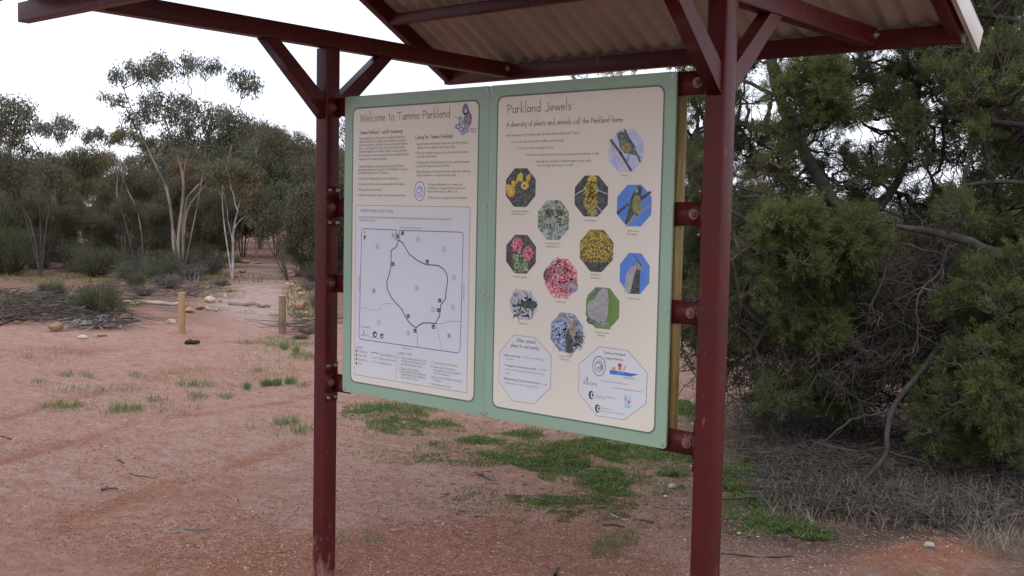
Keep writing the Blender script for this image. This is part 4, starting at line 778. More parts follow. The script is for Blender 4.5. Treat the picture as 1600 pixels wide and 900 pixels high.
for o_, gname in zip(sh, ('green broom shrubs in the undergrowth', 'grey shrubs in the undergrowth', 'dead twiggy shrubs in the undergrowth')): o_['group'] = gname
su = [0, 0, 0]
def pshrub(k, u, v, wpx, hs=1.0, label=None, group=True):
    o = sh[k] if su[k] == 0 else copy_tree(sh[k]); su[k] += 1
    p = Gz(u, v); sc = wpx/1.2*depth(p)/FX; o.location = tuple(p); o.rotation_euler = (0, 0, R.uniform(0, 6.28)); o.scale = (sc, sc, sc*hs)
    sz = 'large' if wpx*hs > 105 else 'middling' if wpx*hs > 60 else 'small'
    o['label'] = '%s %s %s, %s' % (sz, ['olive green broom shrub', 'grey leaved shrub', 'leafless twiggy shrub'][k], 'scrub front' if v > 445 else 'mid scrub' if v > 424 else 'scrub back', zone(u))
    if label:
        o['label'] = label
        if 'group' in o: del o['group']
    return o
for k, u, v, wpx, hs in [(0,15,430,100,1.2),(0,150,432,90,.8),(1,205,438,70,.7),(1,250,436,80,.9),(2,300,436,70,.7),(1,120,425,80,1.),(1,210,424,70,.8),(2,60,420,90,1.3),(1,320,428,80,.8),(0,268,428,50,1.2),(0,-40,425,140,1.4),(2,260,450,70,.6),
    (1,280,418,90,1.),(0,305,412,70,1.2),(0,480,425,60,1.4),(1,490,440,50,1.),(1,475,408,60,1.2),(0,520,430,70,1.5),(2,470,432,30,.8),(1,560,430,90,1.2),(2,230,410,80,1.2),(2,160,412,80,1.3),(1,90,410,80,1.2),(2,40,470,70,.35),
    (0,30,405,110,1.6),(2,200,404,80,1.4),(2,225,462,60,.5),(1,345,446,30,.6),(2,483,455,36,.8),(2,480,520,50,.5),(1,470,528,36,.35),(1,500,480,50,.7),(1,640,440,120,1.2),(0,760,445,140,1.5),(1,880,450,140,1.2),(0,1020,455,140,1.4),(0,620,420,120,1.5),
    (0,1075,470,60,1.3),(0,1160,500,120,1.4),(0,1250,480,160,1.6),(0,1380,500,170,1.6),(0,1520,500,190,1.7),(0,1660,520,200,1.7),(2,1200,540,120,.9),(2,1330,560,150,.9),(2,1470,560,160,1.),(0,1600,560,170,1.2)]: pshrub(k, u, v, wpx, hs)
pshrub(0, 153, 502, 92, .95, 'rounded dark green shrub standing over dead sticks left of the wooden posts')
pshrub(0, 82, 468, 56, .8, 'small soft green shrub behind the rounded shrub at left')
pshrub(0, 212, 455, 34, 1.3, 'small upright green shrub left of the dead stump'); pshrub(0, 240, 443, 34, 1.2, 'slender green shrub directly behind the left wooden post')

# ================================================================== BIG TREE AT RIGHT
def tufts(mb, P, D, n=12, L=.06, wd=.0032, spread=.5, mi=0):
    """needle tufts at points P with axis D"""
    N = len(P); Pp = np.repeat(P, n, 0)+rng.normal(size=(N*n, 3))*.010; Dd = unit(np.repeat(D, n, 0)+rng.normal(size=(N*n, 3))*spread)
    mb.leaves(Pp, Dd, rng.uniform(.6, 1.2, N*n)*L, wd, mi)
HOLES = [(1195,125,26,22),(1215,172,30,20),(1160,190,18,16),(1330,228,46,16),(1375,222,46,34),(1290,255,26,14),(1440,292,54,28),(1395,318,40,10),(1475,225,30,14),(1500,300,26,14),(1540,140,14,10),(1262,142,24,14),(1530,270,22,14),(1250,300,24,12),(1105,130,30,18)]
def hole(u, v): return any(((u-a)/c)**2+((v-b)/e)**2 < 1 for a, b, c, e in HOLES)
def conifer(name, label, limbs, blobs, seed, bare, limbmat=BARK_OAK):
    b = limbs[0][0][0]; t = thing(name, label, 'tree', tuple(b)); tb = MB(); allp = []
    for pts, ra, rb in limbs:
        P = smooth(pts); P = P+rng.normal(size=P.shape)*.003; P[0] = pts[0]; tb.tube(P, np.linspace(ra, rb, len(P)), 9); allp.append(P)
    allp = np.vstack(allp); lb = MB(); tw = []; fine = []
    for c, r, dens, light in blobs:
        a = allp[np.argmin(np.linalg.norm(allp-c, axis=1)*rng.uniform(.8, 1.2, len(allp)))]
        br = wiggle(a, c, 8, .07, .04); 
        if np.linalg.norm(a-c) > .1: tb.tube(br, np.linspace(.016, .006, 8), 5)
        n = max(3, int(10*dens)); out_ = unit(c-a+[0, 0, .05]) if np.linalg.norm(a-c) > .05 else np.array([0, 0, 1.])
        for _ in range(n):
            d = unit(rng.normal(size=3)*.75+out_*.5+[0, 0, .25]); L = r*rng.uniform(.6, 1.15); e = c+d*L; w_ = wiggle(c-out_*r*.3, e, 5, .08); tw.append(w_)
            k = 9; f_ = rng.uniform(.35, 1.0, (k, 1)); P = w_[1]*(1-f_)+w_[-1]*f_; D = unit(d+rng.normal(size=(k, 3))*.6+[0, 0, .25]); E_ = P+D*rng.uniform(.04, .13, (k, 1))
            fine.append(np.stack([P, (P+E_)/2+rng.normal(size=(k, 3))*.008, E_], 1))
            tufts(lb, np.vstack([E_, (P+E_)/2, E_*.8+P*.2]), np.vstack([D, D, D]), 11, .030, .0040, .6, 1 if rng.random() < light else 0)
    tb.twigs(np.array(tw), 1, .0055, .002); tb.twigs(np.vstack(fine), 1, .0022, .001)
    # bare dead twigs
    dt = MB()
    for c, r, n in bare:
        A = c+unit(rng.normal(size=(n, 3)))*r*rng.uniform(0, .8, (n, 1)); D = unit(rng.normal(size=(n, 3))+[-.2, 0, -.15]); L = rng.uniform(.15, .5, (n, 1)); B = A+D*L
        K = [A]; 
        for f_ in (.25, .5, .75): K.append(A*(1-f_)+B*f_+rng.normal(size=(n, 3))*.10*L)
        K.append(B); P = np.stack(K, 1); dt.twigs(P, 0, .004, .0012)
        i = rng.integers(0, n, n*2); s_ = P[i, 2]; e = s_+unit(rng.normal(size=(n*2, 3)))*rng.uniform(.06, .22, (n*2, 1)); dt.twigs(np.stack([s_, (s_+e)/2+rng.normal(size=(n*2, 3))*.02, e], 1), 0, .002, .001)
    part(tb, 'trunk', [limbmat, mat('live_twig', (.085, .075, .06), .8, (.13, .115, .10), 5, .1)], t, smooth=True); part(lb, 'crown', [NEEDLE, NEEDLE_L], t)
    if bare: part(dt, 'dead_twigs', TWIG_GREY, t)
    return t
D0 = 8.8
def gb(u, v): 
    p = Gz(u, v); p[2] -= .08; return p
b1 = gb(1465, 705); d1 = depth(b1)
limbs1 = [([b1, W3(1462, 640, d1), W3(1440, 560, d1), W3(1400, 450, d1-.1), W3(1335, 360, d1-.1), W3(1290, 300, d1-.2), W3(1255, 235, d1-.2), W3(1215, 150, d1-.3), W3(1190, 20, d1-.3), W3(1200, -200, d1)], .075, .03),
 ([W3(1290, 300, d1-.2), W3(1235, 340, d1-.5), W3(1180, 380, d1-.8), W3(1120, 420, d1-.9)], .02, .008), ([W3(1255, 235, d1-.2), W3(1200, 200, d1), W3(1120, 190, d1+.2), W3(1075, 220, d1+.3)], .022, .008),
 ([W3(1335, 360, d1-.1), W3(1400, 300, d1+.2), W3(1430, 200, d1+.3), W3(1440, 60, d1+.3), W3(1420, -150, d1+.4)], .04, .015), ([W3(1215, 150, d1-.3), W3(1290, 90, d1-.5), W3(1350, 20, d1-.6)], .02, .008),
 ([W3(1400, 300, d1+.2), W3(1360, 318, d1), W3(1420, 345, d1), W3(1445, 338, d1-.1)], .014, .006), ([W3(1215, 150, d1-.3), W3(1150, 120, d1-.3), W3(1080, 100, d1), W3(1000, 95, d1+.3)], .018, .006)]
b2 = gb(1790, 700); d2 = 8.0
limbs2 = [([b2, W3(1780, 560, d2), W3(1760, 430, d2), W3(1740, 250, d2+.2), W3(1700, 50, d2+.3), W3(1690, -250, d2+.4)], .11, .05),
 ([W3(1765, 450, d2), W3(1680, 440, d2-.3), W3(1600, 412, d2-.5), W3(1545, 392, d2-.6), W3(1500, 372, d2-.6), W3(1440, 360, d2-.6), W3(1400, 352, d2-.5)], .062, .014),
 ([W3(1740, 260, d2+.2), W3(1640, 200, d2), W3(1540, 190, d2), W3(1440, 180, d2+.1)], .035, .010), ([W3(1750, 330, d2+.1), W3(1660, 300, d2-.2), W3(1580, 280, d2-.4), W3(1500, 290, d2-.4)], .03, .008),
 ([W3(1710, 100, d2+.3), W3(1620, 40, d2), W3(1530, 20, d2), W3(1450, 40, d2)], .03, .008), ([W3(1775, 540, d2), W3(1700, 530, d2-.5), W3(1620, 500, d2-.8), W3(1550, 490, d2-.9)], .03, .008), ([W3(1785, 620, d2), W3(1700, 640, d2-.5), W3(1610, 600, d2-.9), W3(1530, 610, d2-1.0)], .03, .008)]
def gen(ulo, uhi, vlo, vhi, n, dlo, dhi, rr, dens, light, bright=None):
    B = []
    for _ in range(n):
        u, v = rng.uniform(ulo, uhi), rng.uniform(vlo, vhi)
        if hole(u, v) and rng.random() < .93: continue
        dd = rng.uniform(dlo, dhi)
        if dd < 8.3 and (((u-1520)/110)**2+((v-388)/34)**2 < 1 or ((u-1425)/60)**2+((v-500)/90)**2 < 1 or ((u-1400)/50)**2+((v-680)/100)**2 < 1): dd += 1.3
        B.append((W3(u, v, dd), rng.uniform(*rr), dens, light))
    return B
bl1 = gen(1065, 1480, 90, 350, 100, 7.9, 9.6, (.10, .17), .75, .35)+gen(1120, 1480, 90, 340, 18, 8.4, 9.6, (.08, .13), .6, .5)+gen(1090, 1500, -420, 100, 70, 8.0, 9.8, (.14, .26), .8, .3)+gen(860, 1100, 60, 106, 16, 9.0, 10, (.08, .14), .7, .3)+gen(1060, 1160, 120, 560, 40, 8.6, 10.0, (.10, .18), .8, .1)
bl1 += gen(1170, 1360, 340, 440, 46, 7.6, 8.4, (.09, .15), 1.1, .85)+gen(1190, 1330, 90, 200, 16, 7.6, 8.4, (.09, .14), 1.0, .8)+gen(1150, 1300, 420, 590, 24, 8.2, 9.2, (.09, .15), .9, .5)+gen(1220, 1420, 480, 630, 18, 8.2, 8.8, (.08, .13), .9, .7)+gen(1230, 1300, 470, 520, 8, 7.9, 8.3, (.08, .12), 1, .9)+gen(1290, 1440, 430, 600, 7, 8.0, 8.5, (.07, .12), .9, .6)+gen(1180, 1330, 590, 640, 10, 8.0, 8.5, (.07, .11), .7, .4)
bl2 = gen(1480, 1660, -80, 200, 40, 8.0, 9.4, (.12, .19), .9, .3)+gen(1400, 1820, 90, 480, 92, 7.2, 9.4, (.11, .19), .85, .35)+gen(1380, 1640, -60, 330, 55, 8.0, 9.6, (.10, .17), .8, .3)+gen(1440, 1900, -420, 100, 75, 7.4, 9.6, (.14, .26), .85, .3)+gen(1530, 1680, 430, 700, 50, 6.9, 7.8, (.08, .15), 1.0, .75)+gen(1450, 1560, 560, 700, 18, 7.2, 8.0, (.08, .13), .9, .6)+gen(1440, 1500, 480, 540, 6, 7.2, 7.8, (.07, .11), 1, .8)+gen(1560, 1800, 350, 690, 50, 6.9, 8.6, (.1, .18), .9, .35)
bare1 = [(W3(u, v, d), r, n) for u, v, d, r, n in [(1330,470,8.3,.45,260),(1400,540,8.3,.45,260),(1300,560,8.2,.4,200),(1240,480,8.4,.4,160),(1200,520,8.9,.55,260),(1300,560,8.8,.6,300),(1380,480,8.8,.55,260),(1250,440,9.0,.5,200),(1440,600,9.0,.5,240),(1330,620,9.1,.5,260),(1200,610,9.2,.5,240),(1150,450,9.4,.4,140),(1120,560,9.4,.35,120),(1340,300,9,.6,160),(1230,230,9,.6,160),(1420,220,9,.6,140),(1270,620,8.8,.35,150)]]
bare2 = [(W3(u, v, d), r, n) for u, v, d, r, n in [(1500,470,8.3,.5,240),(1560,560,8.0,.5,240),(1600,640,7.8,.5,200),(1500,240,8.6,.5,150),(1570,180,8.4,.5,130),(1470,420,8.6,.4,200),(1680,560,8,.5,150),(1450,520,8.7,.5,220)]]
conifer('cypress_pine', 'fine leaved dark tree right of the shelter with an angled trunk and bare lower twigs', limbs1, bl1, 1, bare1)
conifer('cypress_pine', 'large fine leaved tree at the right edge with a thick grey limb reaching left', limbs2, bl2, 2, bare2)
# hanging dead branches
def dead_branch(label, pxs, d, r, n=14):
    P = np.array([W3(u, v, d+(i*.03)) for i, (u, v) in enumerate(pxs)]); P0 = smooth(P); m = MB(); m.tube(P0, np.linspace(r, r*.3, len(P0)), 7); tw = []
    for _ in range(n):
        a = P0[rng.integers(2, len(P0))]; tw.append(wiggle(a, a+unit(rng.normal(size=3)*[1, 1, .7]+[0, 0, -.3])*rng.uniform(.15, .4), 5, .12))
    m.twigs(np.array(tw), 0, .004, .0015); o = m.build('dead_branch', DEADWOOD, smooth=True, loc=tuple(P0[0])); tag(o, label, 'branch'); return o
dead_branch('dead grey forked branch hanging from the thick limb at right', [(1483, 382), (1476, 400), (1468, 430), (1440, 448), (1430, 480), (1436, 520), (1428, 545)], 7.75, .012, 20)
dead_branch('thin dead branch trailing left beneath the hanging forked branch', [(1440, 450), (1475, 458), (1500, 475), (1520, 500)], 7.7, .008, 8)
dead_branch('dead drooping branch with pale tips left of the hanging forked branch', [(1385, 415), (1375, 450), (1358, 480), (1357, 505)], 7.9, .007, 8)
pg = Gz(1350, 800); P = np.array([W3(1475, 530, 7.9), W3(1455, 560, 7.75), W3(1432, 590, 7.6), W3(1412, 612, 7.5), W3(1393, 640, 7.45), W3(1385, 680, 7.35), W3(1387, 708, 7.3), W3(1366, 735, 7.2), W3(1346, 752, 7.1), W3(1340, 775, depth(pg)), pg-[0, 0, .03]])
m = MB(); Ps = smooth(P); m.tube(Ps, np.linspace(.024, .012, len(Ps)), 9)
for A, B in [((1385, 700), (1300, 712)), ((1300, 712), (1262, 735)), ((1390, 640), (1330, 655)), ((1330, 655), (1265, 705)), ((1388, 705), (1450, 725)), ((1350, 752), (1310, 775)), ((1345, 760), (1380, 800))]:
    m.tube(wiggle(W3(*A, 7.3), W3(*B, 7.25), 7, .07), np.linspace(.008, .004, 7), 5)
o = m.build('bent_branch', mat('branch_bark', (.075, .066, .060), .85, (.045, .04, .036), 9, .15, .4, 40), smooth=True, loc=tuple(P[0])); tag(o, 'bent grey brown branch touching the ground below the trees at right', 'branch')

# ================================================================== GROUND DETAIL
def ongr(n, ells, thr=None):
    """random ground points inside measured ellipses"""
    wts = np.array([e[4] if len(e) > 4 else e[2]*e[3] for e in ells], float); wts /= wts.sum(); i = rng.choice(len(ells), n, p=wts); E_ = np.array([e[:4] for e in ells], float)[i]
    r = np.sqrt(rng.random(n)); a = rng.random(n)*6.283; u = E_[:, 0]+E_[:, 2]*r*np.cos(a); v = E_[:, 1]+E_[:, 3]*r*np.sin(a)
    d = FW[None]+RT[None]*((u-800)/FX)[:, None]+UP[None]*((450-v)/FX)[:, None]; t = -CAMP[2]/d[:, 2]; p = CAMP+d*t[:, None]; p[:, 2] = height(p[:, 0], p[:, 1]); return p
GRASS = [mat('grass_green', (.095, .170, .050), .6, (.145, .20, .062), 9, .25, trans=.25), mat('grass_olive', (.16, .17, .045), .65, (.11, .13, .04), 9, .2, trans=.25), mat('grass_dry', (.30, .27, .20), .8, (.20, .17, .13), 9, .1)]
g = MB()
cover = [(600,650,70,11,16),(650,665,80,12,22),(740,715,90,12,14),(880,700,60,10,20),(560,640,25,10,6),(720,690,50,10,16),(800,682,60,14,34),(860,722,60,14,50),(790,705,40,10,20),(940,690,50,12,24),(990,705,60,16,60),(1050,720,40,22,60),(930,740,90,14,30),(1000,760,70,12,20),(1170,745,50,24,70),(1165,790,36,20,36),(1215,822,56,12,40),(1275,838,36,8,18),(1180,700,40,16,16),(1070,640,24,20,20),(1075,690,20,20,20),(1240,600,30,10,8),(1180,620,20,8,10),(860,780,50,12,10),(1290,760,60,20,10),(1240,780,60,20,12)]
N = 95000; p = ongr(N, cover); n_ = fbm(p[:, 0]*4.5, p[:, 1]*4.5, 71); keep = n_+rng.normal(size=len(p))*.085 > .43; p = p[keep]
D = unit(rng.normal(size=(len(p), 3))*[1, 1, .35]+[0, 0, .7]); up_ = np.clip((n_[keep]-.44)*6, .25, 1.3); p[:, 2] += rng.uniform(0, .022, len(p))*up_; Lc = rng.uniform(.012, .032, len(p))*(.6+.5*up_); Wc = rng.uniform(.006, .013, len(p)); mc = rng.random(len(p))
for q0, q1, mi in ((0, .74, 0), (.74, .96, 1), (.96, 1.01, 2)):
    k_ = (mc >= q0) & (mc < q1); g.leaves(p[k_], D[k_], Lc[k_], Wc[k_], mi)
p = ongr(9000, [(760, 690, 240, 40), (1000, 730, 120, 50), (850, 780, 160, 34), (1200, 790, 110, 50)]); keep = fbm(p[:, 0]*2.3, p[:, 1]*2.3, 90)+rng.normal(size=len(p))*.06 > .47; p = p[keep]
g.leaves(p, unit(rng.normal(size=(len(p), 3))*[1, 1, .3]+[0, 0, .6]), rng.uniform(.010, .028, len(p)), rng.uniform(.004, .009, len(p)), 1)
p = p[::2]+rng.normal(size=(len(p[::2]), 3))*[.03, .03, 0]; g.leaves(p, unit(rng.normal(size=(len(p), 3))*[1, 1, .3]+[0, 0, .6]), .02, .007, 0)
moss = [(880,775,80,20),(940,790,60,16),(900,800,60,10),(830,770,40,16),(690,790,40,8,120),(640,720,80,20,100)]
p = ongr(16000, moss); keep = fbm(p[:, 0]*6, p[:, 1]*6, 77) > .46; p = p[keep]; g.leaves(p, unit(rng.normal(size=(len(p), 3))*[1, 1, .3]+[0, 0, .35]), rng.uniform(.006, .016, len(p)), .006, 1)
tu = [(80,634,14,2),(110,634,14,2),(138,590,10,2),(104,588,10,2),(188,642,14,3),(215,640,8,2),(304,602,24,2),(308,622,12,3),(352,622,12,2),(400,580,10,1.5),(386,606,4,1.5,40),(416,602,6,2,80),(432,602,6,2,80),(454,600,6,2,50),(470,606,8,2),(444,546,4,2,70),(463,551,3,2,50),(430,530,20,3),(455,540,30,4),(395,538,20,2),(246,628,12,1.5),(446,664,16,2),(465,676,10,2),(340,487,14,1.5),(380,490,16,1.5),(430,493,10,2),(300,440,40,6),(370,460,12,5),(325,455,30,5),(215,588,10,2),(150,610,60,4,60),(200,640,90,8,60),(350,590,90,10,70),(440,560,50,16,60),(60,560,60,10,40),(450,670,50,10,30),(60,600,8,1.5),(40,560,8,1),(850,640,30,4),(830,672,14,3,60),(590,640,20,3),(640,640,40,4),(1190,650,20,6),(975,840,20,8,30),(945,855,18,8,30),(560,845,30,6,10),(680,700,30,6,20),(480,560,20,4)]
tu = [(a[0], a[1], a[2]*1.35, a[3]*1.5, (a[4] if len(a) > 4 else a[2]*a[3])) for a in tu]
p = ongr(8500, tu); N = len(p); D = unit(rng.normal(size=(N, 3))*[1, 1, 0]*.42+[0, 0, 1.]); g.leaves(p-[0, 0, .004], D, rng.uniform(.03, .11, N), .0045, rng.integers(0, 1)); 
far_g = [(200,436,260,9),(330,430,40,8),(470,470,30,30),(100,480,130,10),(240,409,90,4),(330,408,60,3)]
p = ongr(4500, far_g); N = len(p); g.leaves(p, unit(rng.normal(size=(N, 3))*[1, 1, 0]*.6+[0, 0, 1.]), rng.uniform(.06, .18, N), .012, 1)
p = ongr(6000, [(240,410,80,4),(330,410,50,3),(170,400,40,3)]); g.leaves(p, unit(rng.normal(size=(len(p), 3))*[1, 1, 0]*.6+[0, 0, 1.]), rng.uniform(.08, .2, len(p)), .03, 0)
p = ongr(2600, [(1380,800,200,40),(1500,770,120,50),(1300,780,120,30),(1560,850,60,40),(1200,700,60,20)]); N = len(p); g.leaves(p, unit(rng.normal(size=(N, 3))*[1, 1, 0]*.6+[0, 0, 1.]), rng.uniform(.05, .2, N), .0035, 2)
o = g.build('grass', GRASS); o['kind'] = 'stuff'
# leaf litter and grit
g = MB(); LIT = [mat('litter_straw', (.56, .38, .29), .9, (.42, .25, .18), 9, .1), mat('litter_dark', (.13, .075, .055), .9, (.2, .12, .09), 9, .1), mat('litter_grey', (.34, .31, .29), .85, (.26, .22, .20), 9, .1)]
for N, mi, ar in [(16000, 0, [(800, 780, 860, 130)]), (8000, 1, [(800, 780, 860, 130)]), (7000, 0, [(900, 780, 400, 100)]), (3500, 1, [(350, 650, 400, 110)]), (3000, 2, [(800, 640, 800, 100)]), (9000, 1, [(1400, 740, 260, 110)]), (6000, 2, [(1400, 740, 260, 110)])]:
    p = ongr(N, ar); p[:, 2] += .002; D = unit(rng.normal(size=(N, 3))*[1, 1, .12]); g.leaves(p, D, rng.uniform(.006, .024, N), rng.uniform(.002, .006, N), mi)
o = g.build('leaf_litter', LIT); o['kind'] = 'stuff'
g = MB()
def lay(N, ar, L0, L1, r, zr, mi, thr=.40):
    p = ongr(N, ar); p = p[fbm(p[:, 0]*2.6, p[:, 1]*2.6, 101)+rng.normal(size=N)*.03 > thr]; N = len(p); r = r*rng.lognormal(0, .35, N); a = rng.random(N)*6.283; L = rng.uniform(L0, L1, N); d = np.stack([np.cos(a), np.sin(a), rng.normal(size=N)*.2], -1)*L[:, None]; K = [p]
    for f_ in (.33, .66): K.append(p+d*f_+rng.normal(size=(N, 3))*L[:, None]*[.15, .15, .08])
    K.append(p+d); P = np.stack(K, 1); P[..., 2] = height(P[..., 0], P[..., 1])+rng.uniform(.002, zr, N)[:, None]+np.abs(rng.normal(size=P.shape[:2]))*zr*.35; g.twigs(P, mi, r, .0012)
lay(6500, [(1380, 745, 210, 75), (1300, 700, 150, 50), (1520, 780, 120, 60), (1220, 690, 70, 40)], .05, .26, .0024, .07, 0)
lay(3000, [(1420, 760, 220, 70), (1250, 670, 110, 30)], .05, .3, .0028, .08, 1); lay(70, [(1380, 745, 190, 70), (1250, 700, 110, 40)], .25, .8, .008, .05, 1, 0); lay(60, [(1380, 745, 190, 70)], .2, .6, .007, .05, 0, 0)
lay(260, [(900, 770, 300, 60), (1200, 800, 120, 60)], .02, .07, .002, .01, 1)
lay(520, [(50, 490, 110, 18), (175, 508, 50, 8)], .2, .8, .007, .10, 0); lay(700, [(250, 455, 110, 16), (480, 515, 40, 14), (60, 470, 100, 10)], .2, .7, .006, .15, 0); lay(320, [(60, 492, 100, 13), (160, 508, 50, 7)], .3, 1.0, .010, .16, 1)
o = g.build('fallen_twigs', [mat('twig_litter', (.165, .142, .128), .9, (.085, .068, .058), 5, .1), mat('twig_brown', (.085, .068, .058), .9, (.14, .12, .10), 6, .1)]); o['kind'] = 'stuff'

OCT = np.array([[1, 0, 0], [0, 1, 0], [-1, 0, 0], [0, -1, 0], [0, 0, 1], [0, 0, -1]], float); OF = np.array([[0, 1, 4], [1, 2, 4], [2, 3, 4], [3, 0, 4], [1, 0, 5], [2, 1, 5], [3, 2, 5], [0, 3, 5]])
g = MB()
for N, mi, lo, hi in ((15000, 0, .0025, .007), (8000, 1, .0025, .007), (5000, 2, .002, .006), (500, 0, .008, .016), (160, 2, .006, .012)):
    p = ongr(N, [(500, 740, 620, 170), (900, 850, 700, 70), (300, 560, 420, 50)]); keep = fbm(p[:, 0]*1.7, p[:, 1]*1.7, 111)+rng.normal(size=N)*.08 > .45; p = p[keep]; N = len(p)
    sz = rng.uniform(lo, hi, N)[:, None, None]*(1+rng.normal(size=(N, 6, 1))*.25); V = p[:, None]+OCT[None]*sz*np.array([1, 1, .6])+np.array([0, 0, .001])
    a = rng.random(N)*6.28; ca_, sa_ = np.cos(a)[:, None], np.sin(a)[:, None]; dx = V[..., 0]-p[:, None, 0]; dy = V[..., 1]-p[:, None, 1]; V[..., 0] = p[:, None, 0]+dx*ca_-dy*sa_; V[..., 1] = p[:, None, 1]+dx*sa_+dy*ca_
    g.add(V.reshape(-1, 3), (OF[None]+(np.arange(N)*6)[:, None, None]).reshape(-1, 3), mi)
o = g.build('gravel', [mat('grit_red', (.36, .165, .11), .95, (.25, .11, .07), 20, .1), mat('grit_dark', (.17, .085, .06), .95, (.24, .13, .09), 20, .1), mat('grit_pale', (.62, .47, .41), .9, (.50, .34, .27), 20, .1)]); o['kind'] = 'stuff'
# ---- wooden posts
WOOD = mat('pine_post', (.42, .285, .15), .75, (.30, .19, .10), 5, .2, .3, 60, stretch=(14, 14, 1))
for (u, v, top, wpx, hgt, lab) in [(284, 519, 456, 11, 0, 'short round pine post left of the track, warm brown with a pale top'), (441, 517, 458, 11.5, 0, 'short weathered round post right of the track')]:
    b = Gz(u, v); d = depth(b); hh = (v-top)*d/FX; r = wpx*d/FX/2; t = thing('wooden_bollard', lab, 'post', tuple(b)); t['group'] = 'wooden posts beside the track'
    m = MB(); n = 18; prof = [(-.15, 1.0), (0, 1.0), (hh*.5, 1.0), (hh-.012, .98), (hh, .90)]
    V = [[(b[0]+r*k*math.cos(a)*(1+.02*math.sin(3*a)), b[1]+r*k*math.sin(a), b[2]+z) for a in np.arange(n)*2*math.pi/n] for z, k in prof]
    V = np.array(V).reshape(-1, 3); F = [(i*n+j, i*n+(j+1) % n, (i+1)*n+(j+1) % n, (i+1)*n+j) for i in range(4) for j in range(n)]; m.add(V, F)
    part(m, 'shaft', WOOD if u < 300 else mat('weathered_post', (.27, .195, .125), .8, (.17, .12, .08), 5, .2, .3, 60, stretch=(14, 14, 1)), t, smooth=True)
    m = MB(); z = b[2]+hh+.001; m.add([(b[0]+r*.9*math.cos(a), b[1]+r*.9*math.sin(a), z) for a in np.arange(n)*2*math.pi/n]+[(b[0], b[1], z+.003)], [(j, (j+1) % n, n) for j in range(n)]); part(m, 'cut_top', mat('cut_wood', (.58, .45, .29), .8, (.42, .31, .19), 30), t)
# ---- rocks
RM = {'orange': mat('rock_orange', (.46, .29, .18), .85, (.30, .15, .09), 9, .15, .6, 18), 'pale': mat('rock_pale', (.60, .50, .40), .85, (.42, .31, .23), 9, .15, .6, 18), 'brown': mat('rock_brown', (.25, .15, .095), .9, (.35, .21, .14), 9, .15, .6, 18), 'grey': mat('rock_grey', (.40, .38, .36), .85, (.27, .24, .22), 9, .15, .6, 18)}
def rock(u, v, wpx, hpx, kind, label=None, group=None, name='rock'):
    b = Gz(u, v); d = depth(b); w_ = wpx*d/FX/2; hh = hpx*d/FX; import bmesh
    bm = bmesh.new(); bmesh.ops.create_icosphere(bm, subdivisions=3, radius=1); s_ = rng.uniform(0, 50); c = []
    pl = [unit(rng.normal(size=3)) for _ in range(9)]; V = np.array([v_.co[:] for v_ in bm.verts])
    for q_ in pl: dd = V@q_; k = rng.uniform(.6, .85); V = np.where((dd > k)[:, None], V-(dd-k)[:, None]*q_, V)
    V = V*(1+(fbm(V[:, 0]*2+s_, V[:, 1]*2+V[:, 2], 5)-.45)[:, None]*.35)
    V = V*[w_, w_*rng.uniform(.6, .95), hh*.62]; a = rng.uniform(-.5, .5)+YAW; V = np.stack([V[:, 0]*math.cos(a)-V[:, 1]*math.sin(a), V[:, 0]*math.sin(a)+V[:, 1]*math.cos(a), V[:, 2]], -1)+[0, 0, hh*.42]
    F = [[v_.index for v_ in f.verts] for f in bm.faces]; bm.free(); m = MB(); m.add(V+b, F); o = m.build(name, RM[kind], loc=tuple(b)); 
    return tag(o, label or 'small %s rock on the %s edge of the track, %s' % (kind, 'right' if u > 420 else 'left', 'beyond its far end' if v < 420 else 'far along it' if v < 441 else 'half way along it' if v < 458 else 'near the wooden posts'), 'rock', group or ('small %s rocks lining the track' % kind if not label else None))
rock(328, 473, 19, 11, 'pale', 'pale orange rock on the left track edge, larger than its neighbours'); rock(311, 485, 18, 8, 'brown', 'flat brown rock just behind the left wooden post'); rock(297, 490, 17, 9, 'orange', 'bright orange rock touching the left wooden post'); rock(268, 506, 16, 7, 'pale', 'whitish rock in front of the pale log left of the wooden post')
rock(468, 482, 24, 14, 'brown', 'largest brown boulder right of the track near the shelter post'); rock(478, 490, 11, 6, 'pale'); rock(479, 501, 17, 9, 'orange', 'orange rock below the brown boulder right of the track'); rock(472, 462, 14, 5, 'pale', 'flat white rock on the right track edge'); rock(467, 456, 13, 6, 'orange', 'pinkish flat rock behind the flat white rock'); rock(475, 474, 10, 6, 'brown')
rock(438, 426, 11, 8, 'orange', 'rounded orange rock at the far right end of the track'); rock(458, 432, 16, 6, 'orange', 'long low orange rock pile at the far right of the track'); rock(466, 430, 6, 13, 'orange', 'upright narrow orange rock at the far right of the track'); rock(454, 427, 9, 6, 'grey')
for a in [(365, 433, 14, 7, 'brown'), (379, 426, 12, 5, 'brown'), (358, 455, 10, 7, 'brown'), (352, 464, 9, 6, 'pale'), (449, 445, 8, 4, 'pale'), (456, 446, 8, 4, 'pale'), (356, 445, 12, 4, 'brown'), (441, 415, 7, 5, 'orange'), (345, 470, 8, 4, 'orange'), (352, 438, 7, 4, 'orange'), (462, 450, 7, 4, 'orange')]: rock(*a)
rock(383, 412, 18, 6, 'orange', 'orange rubble heap beyond the end of the track'); rock(400, 413, 22, 4, 'orange', 'low orange rubble right of the rubble heap'); rock(326, 465, 20, 8, 'brown', 'dark brown rock behind the pale orange rock')
rock(86, 516, 25, 13, 'brown', 'big reddish brown rock at the left beside the dead sticks'); rock(130, 526, 18, 6, 'pale', 'flat pale stone in front of the dead sticks'); rock(158, 523, 16, 6, 'orange', 'flat orange stone in front of the rounded shrub'); rock(188, 501, 22, 4, 'pale', 'thin pale slab right of the rounded shrub')
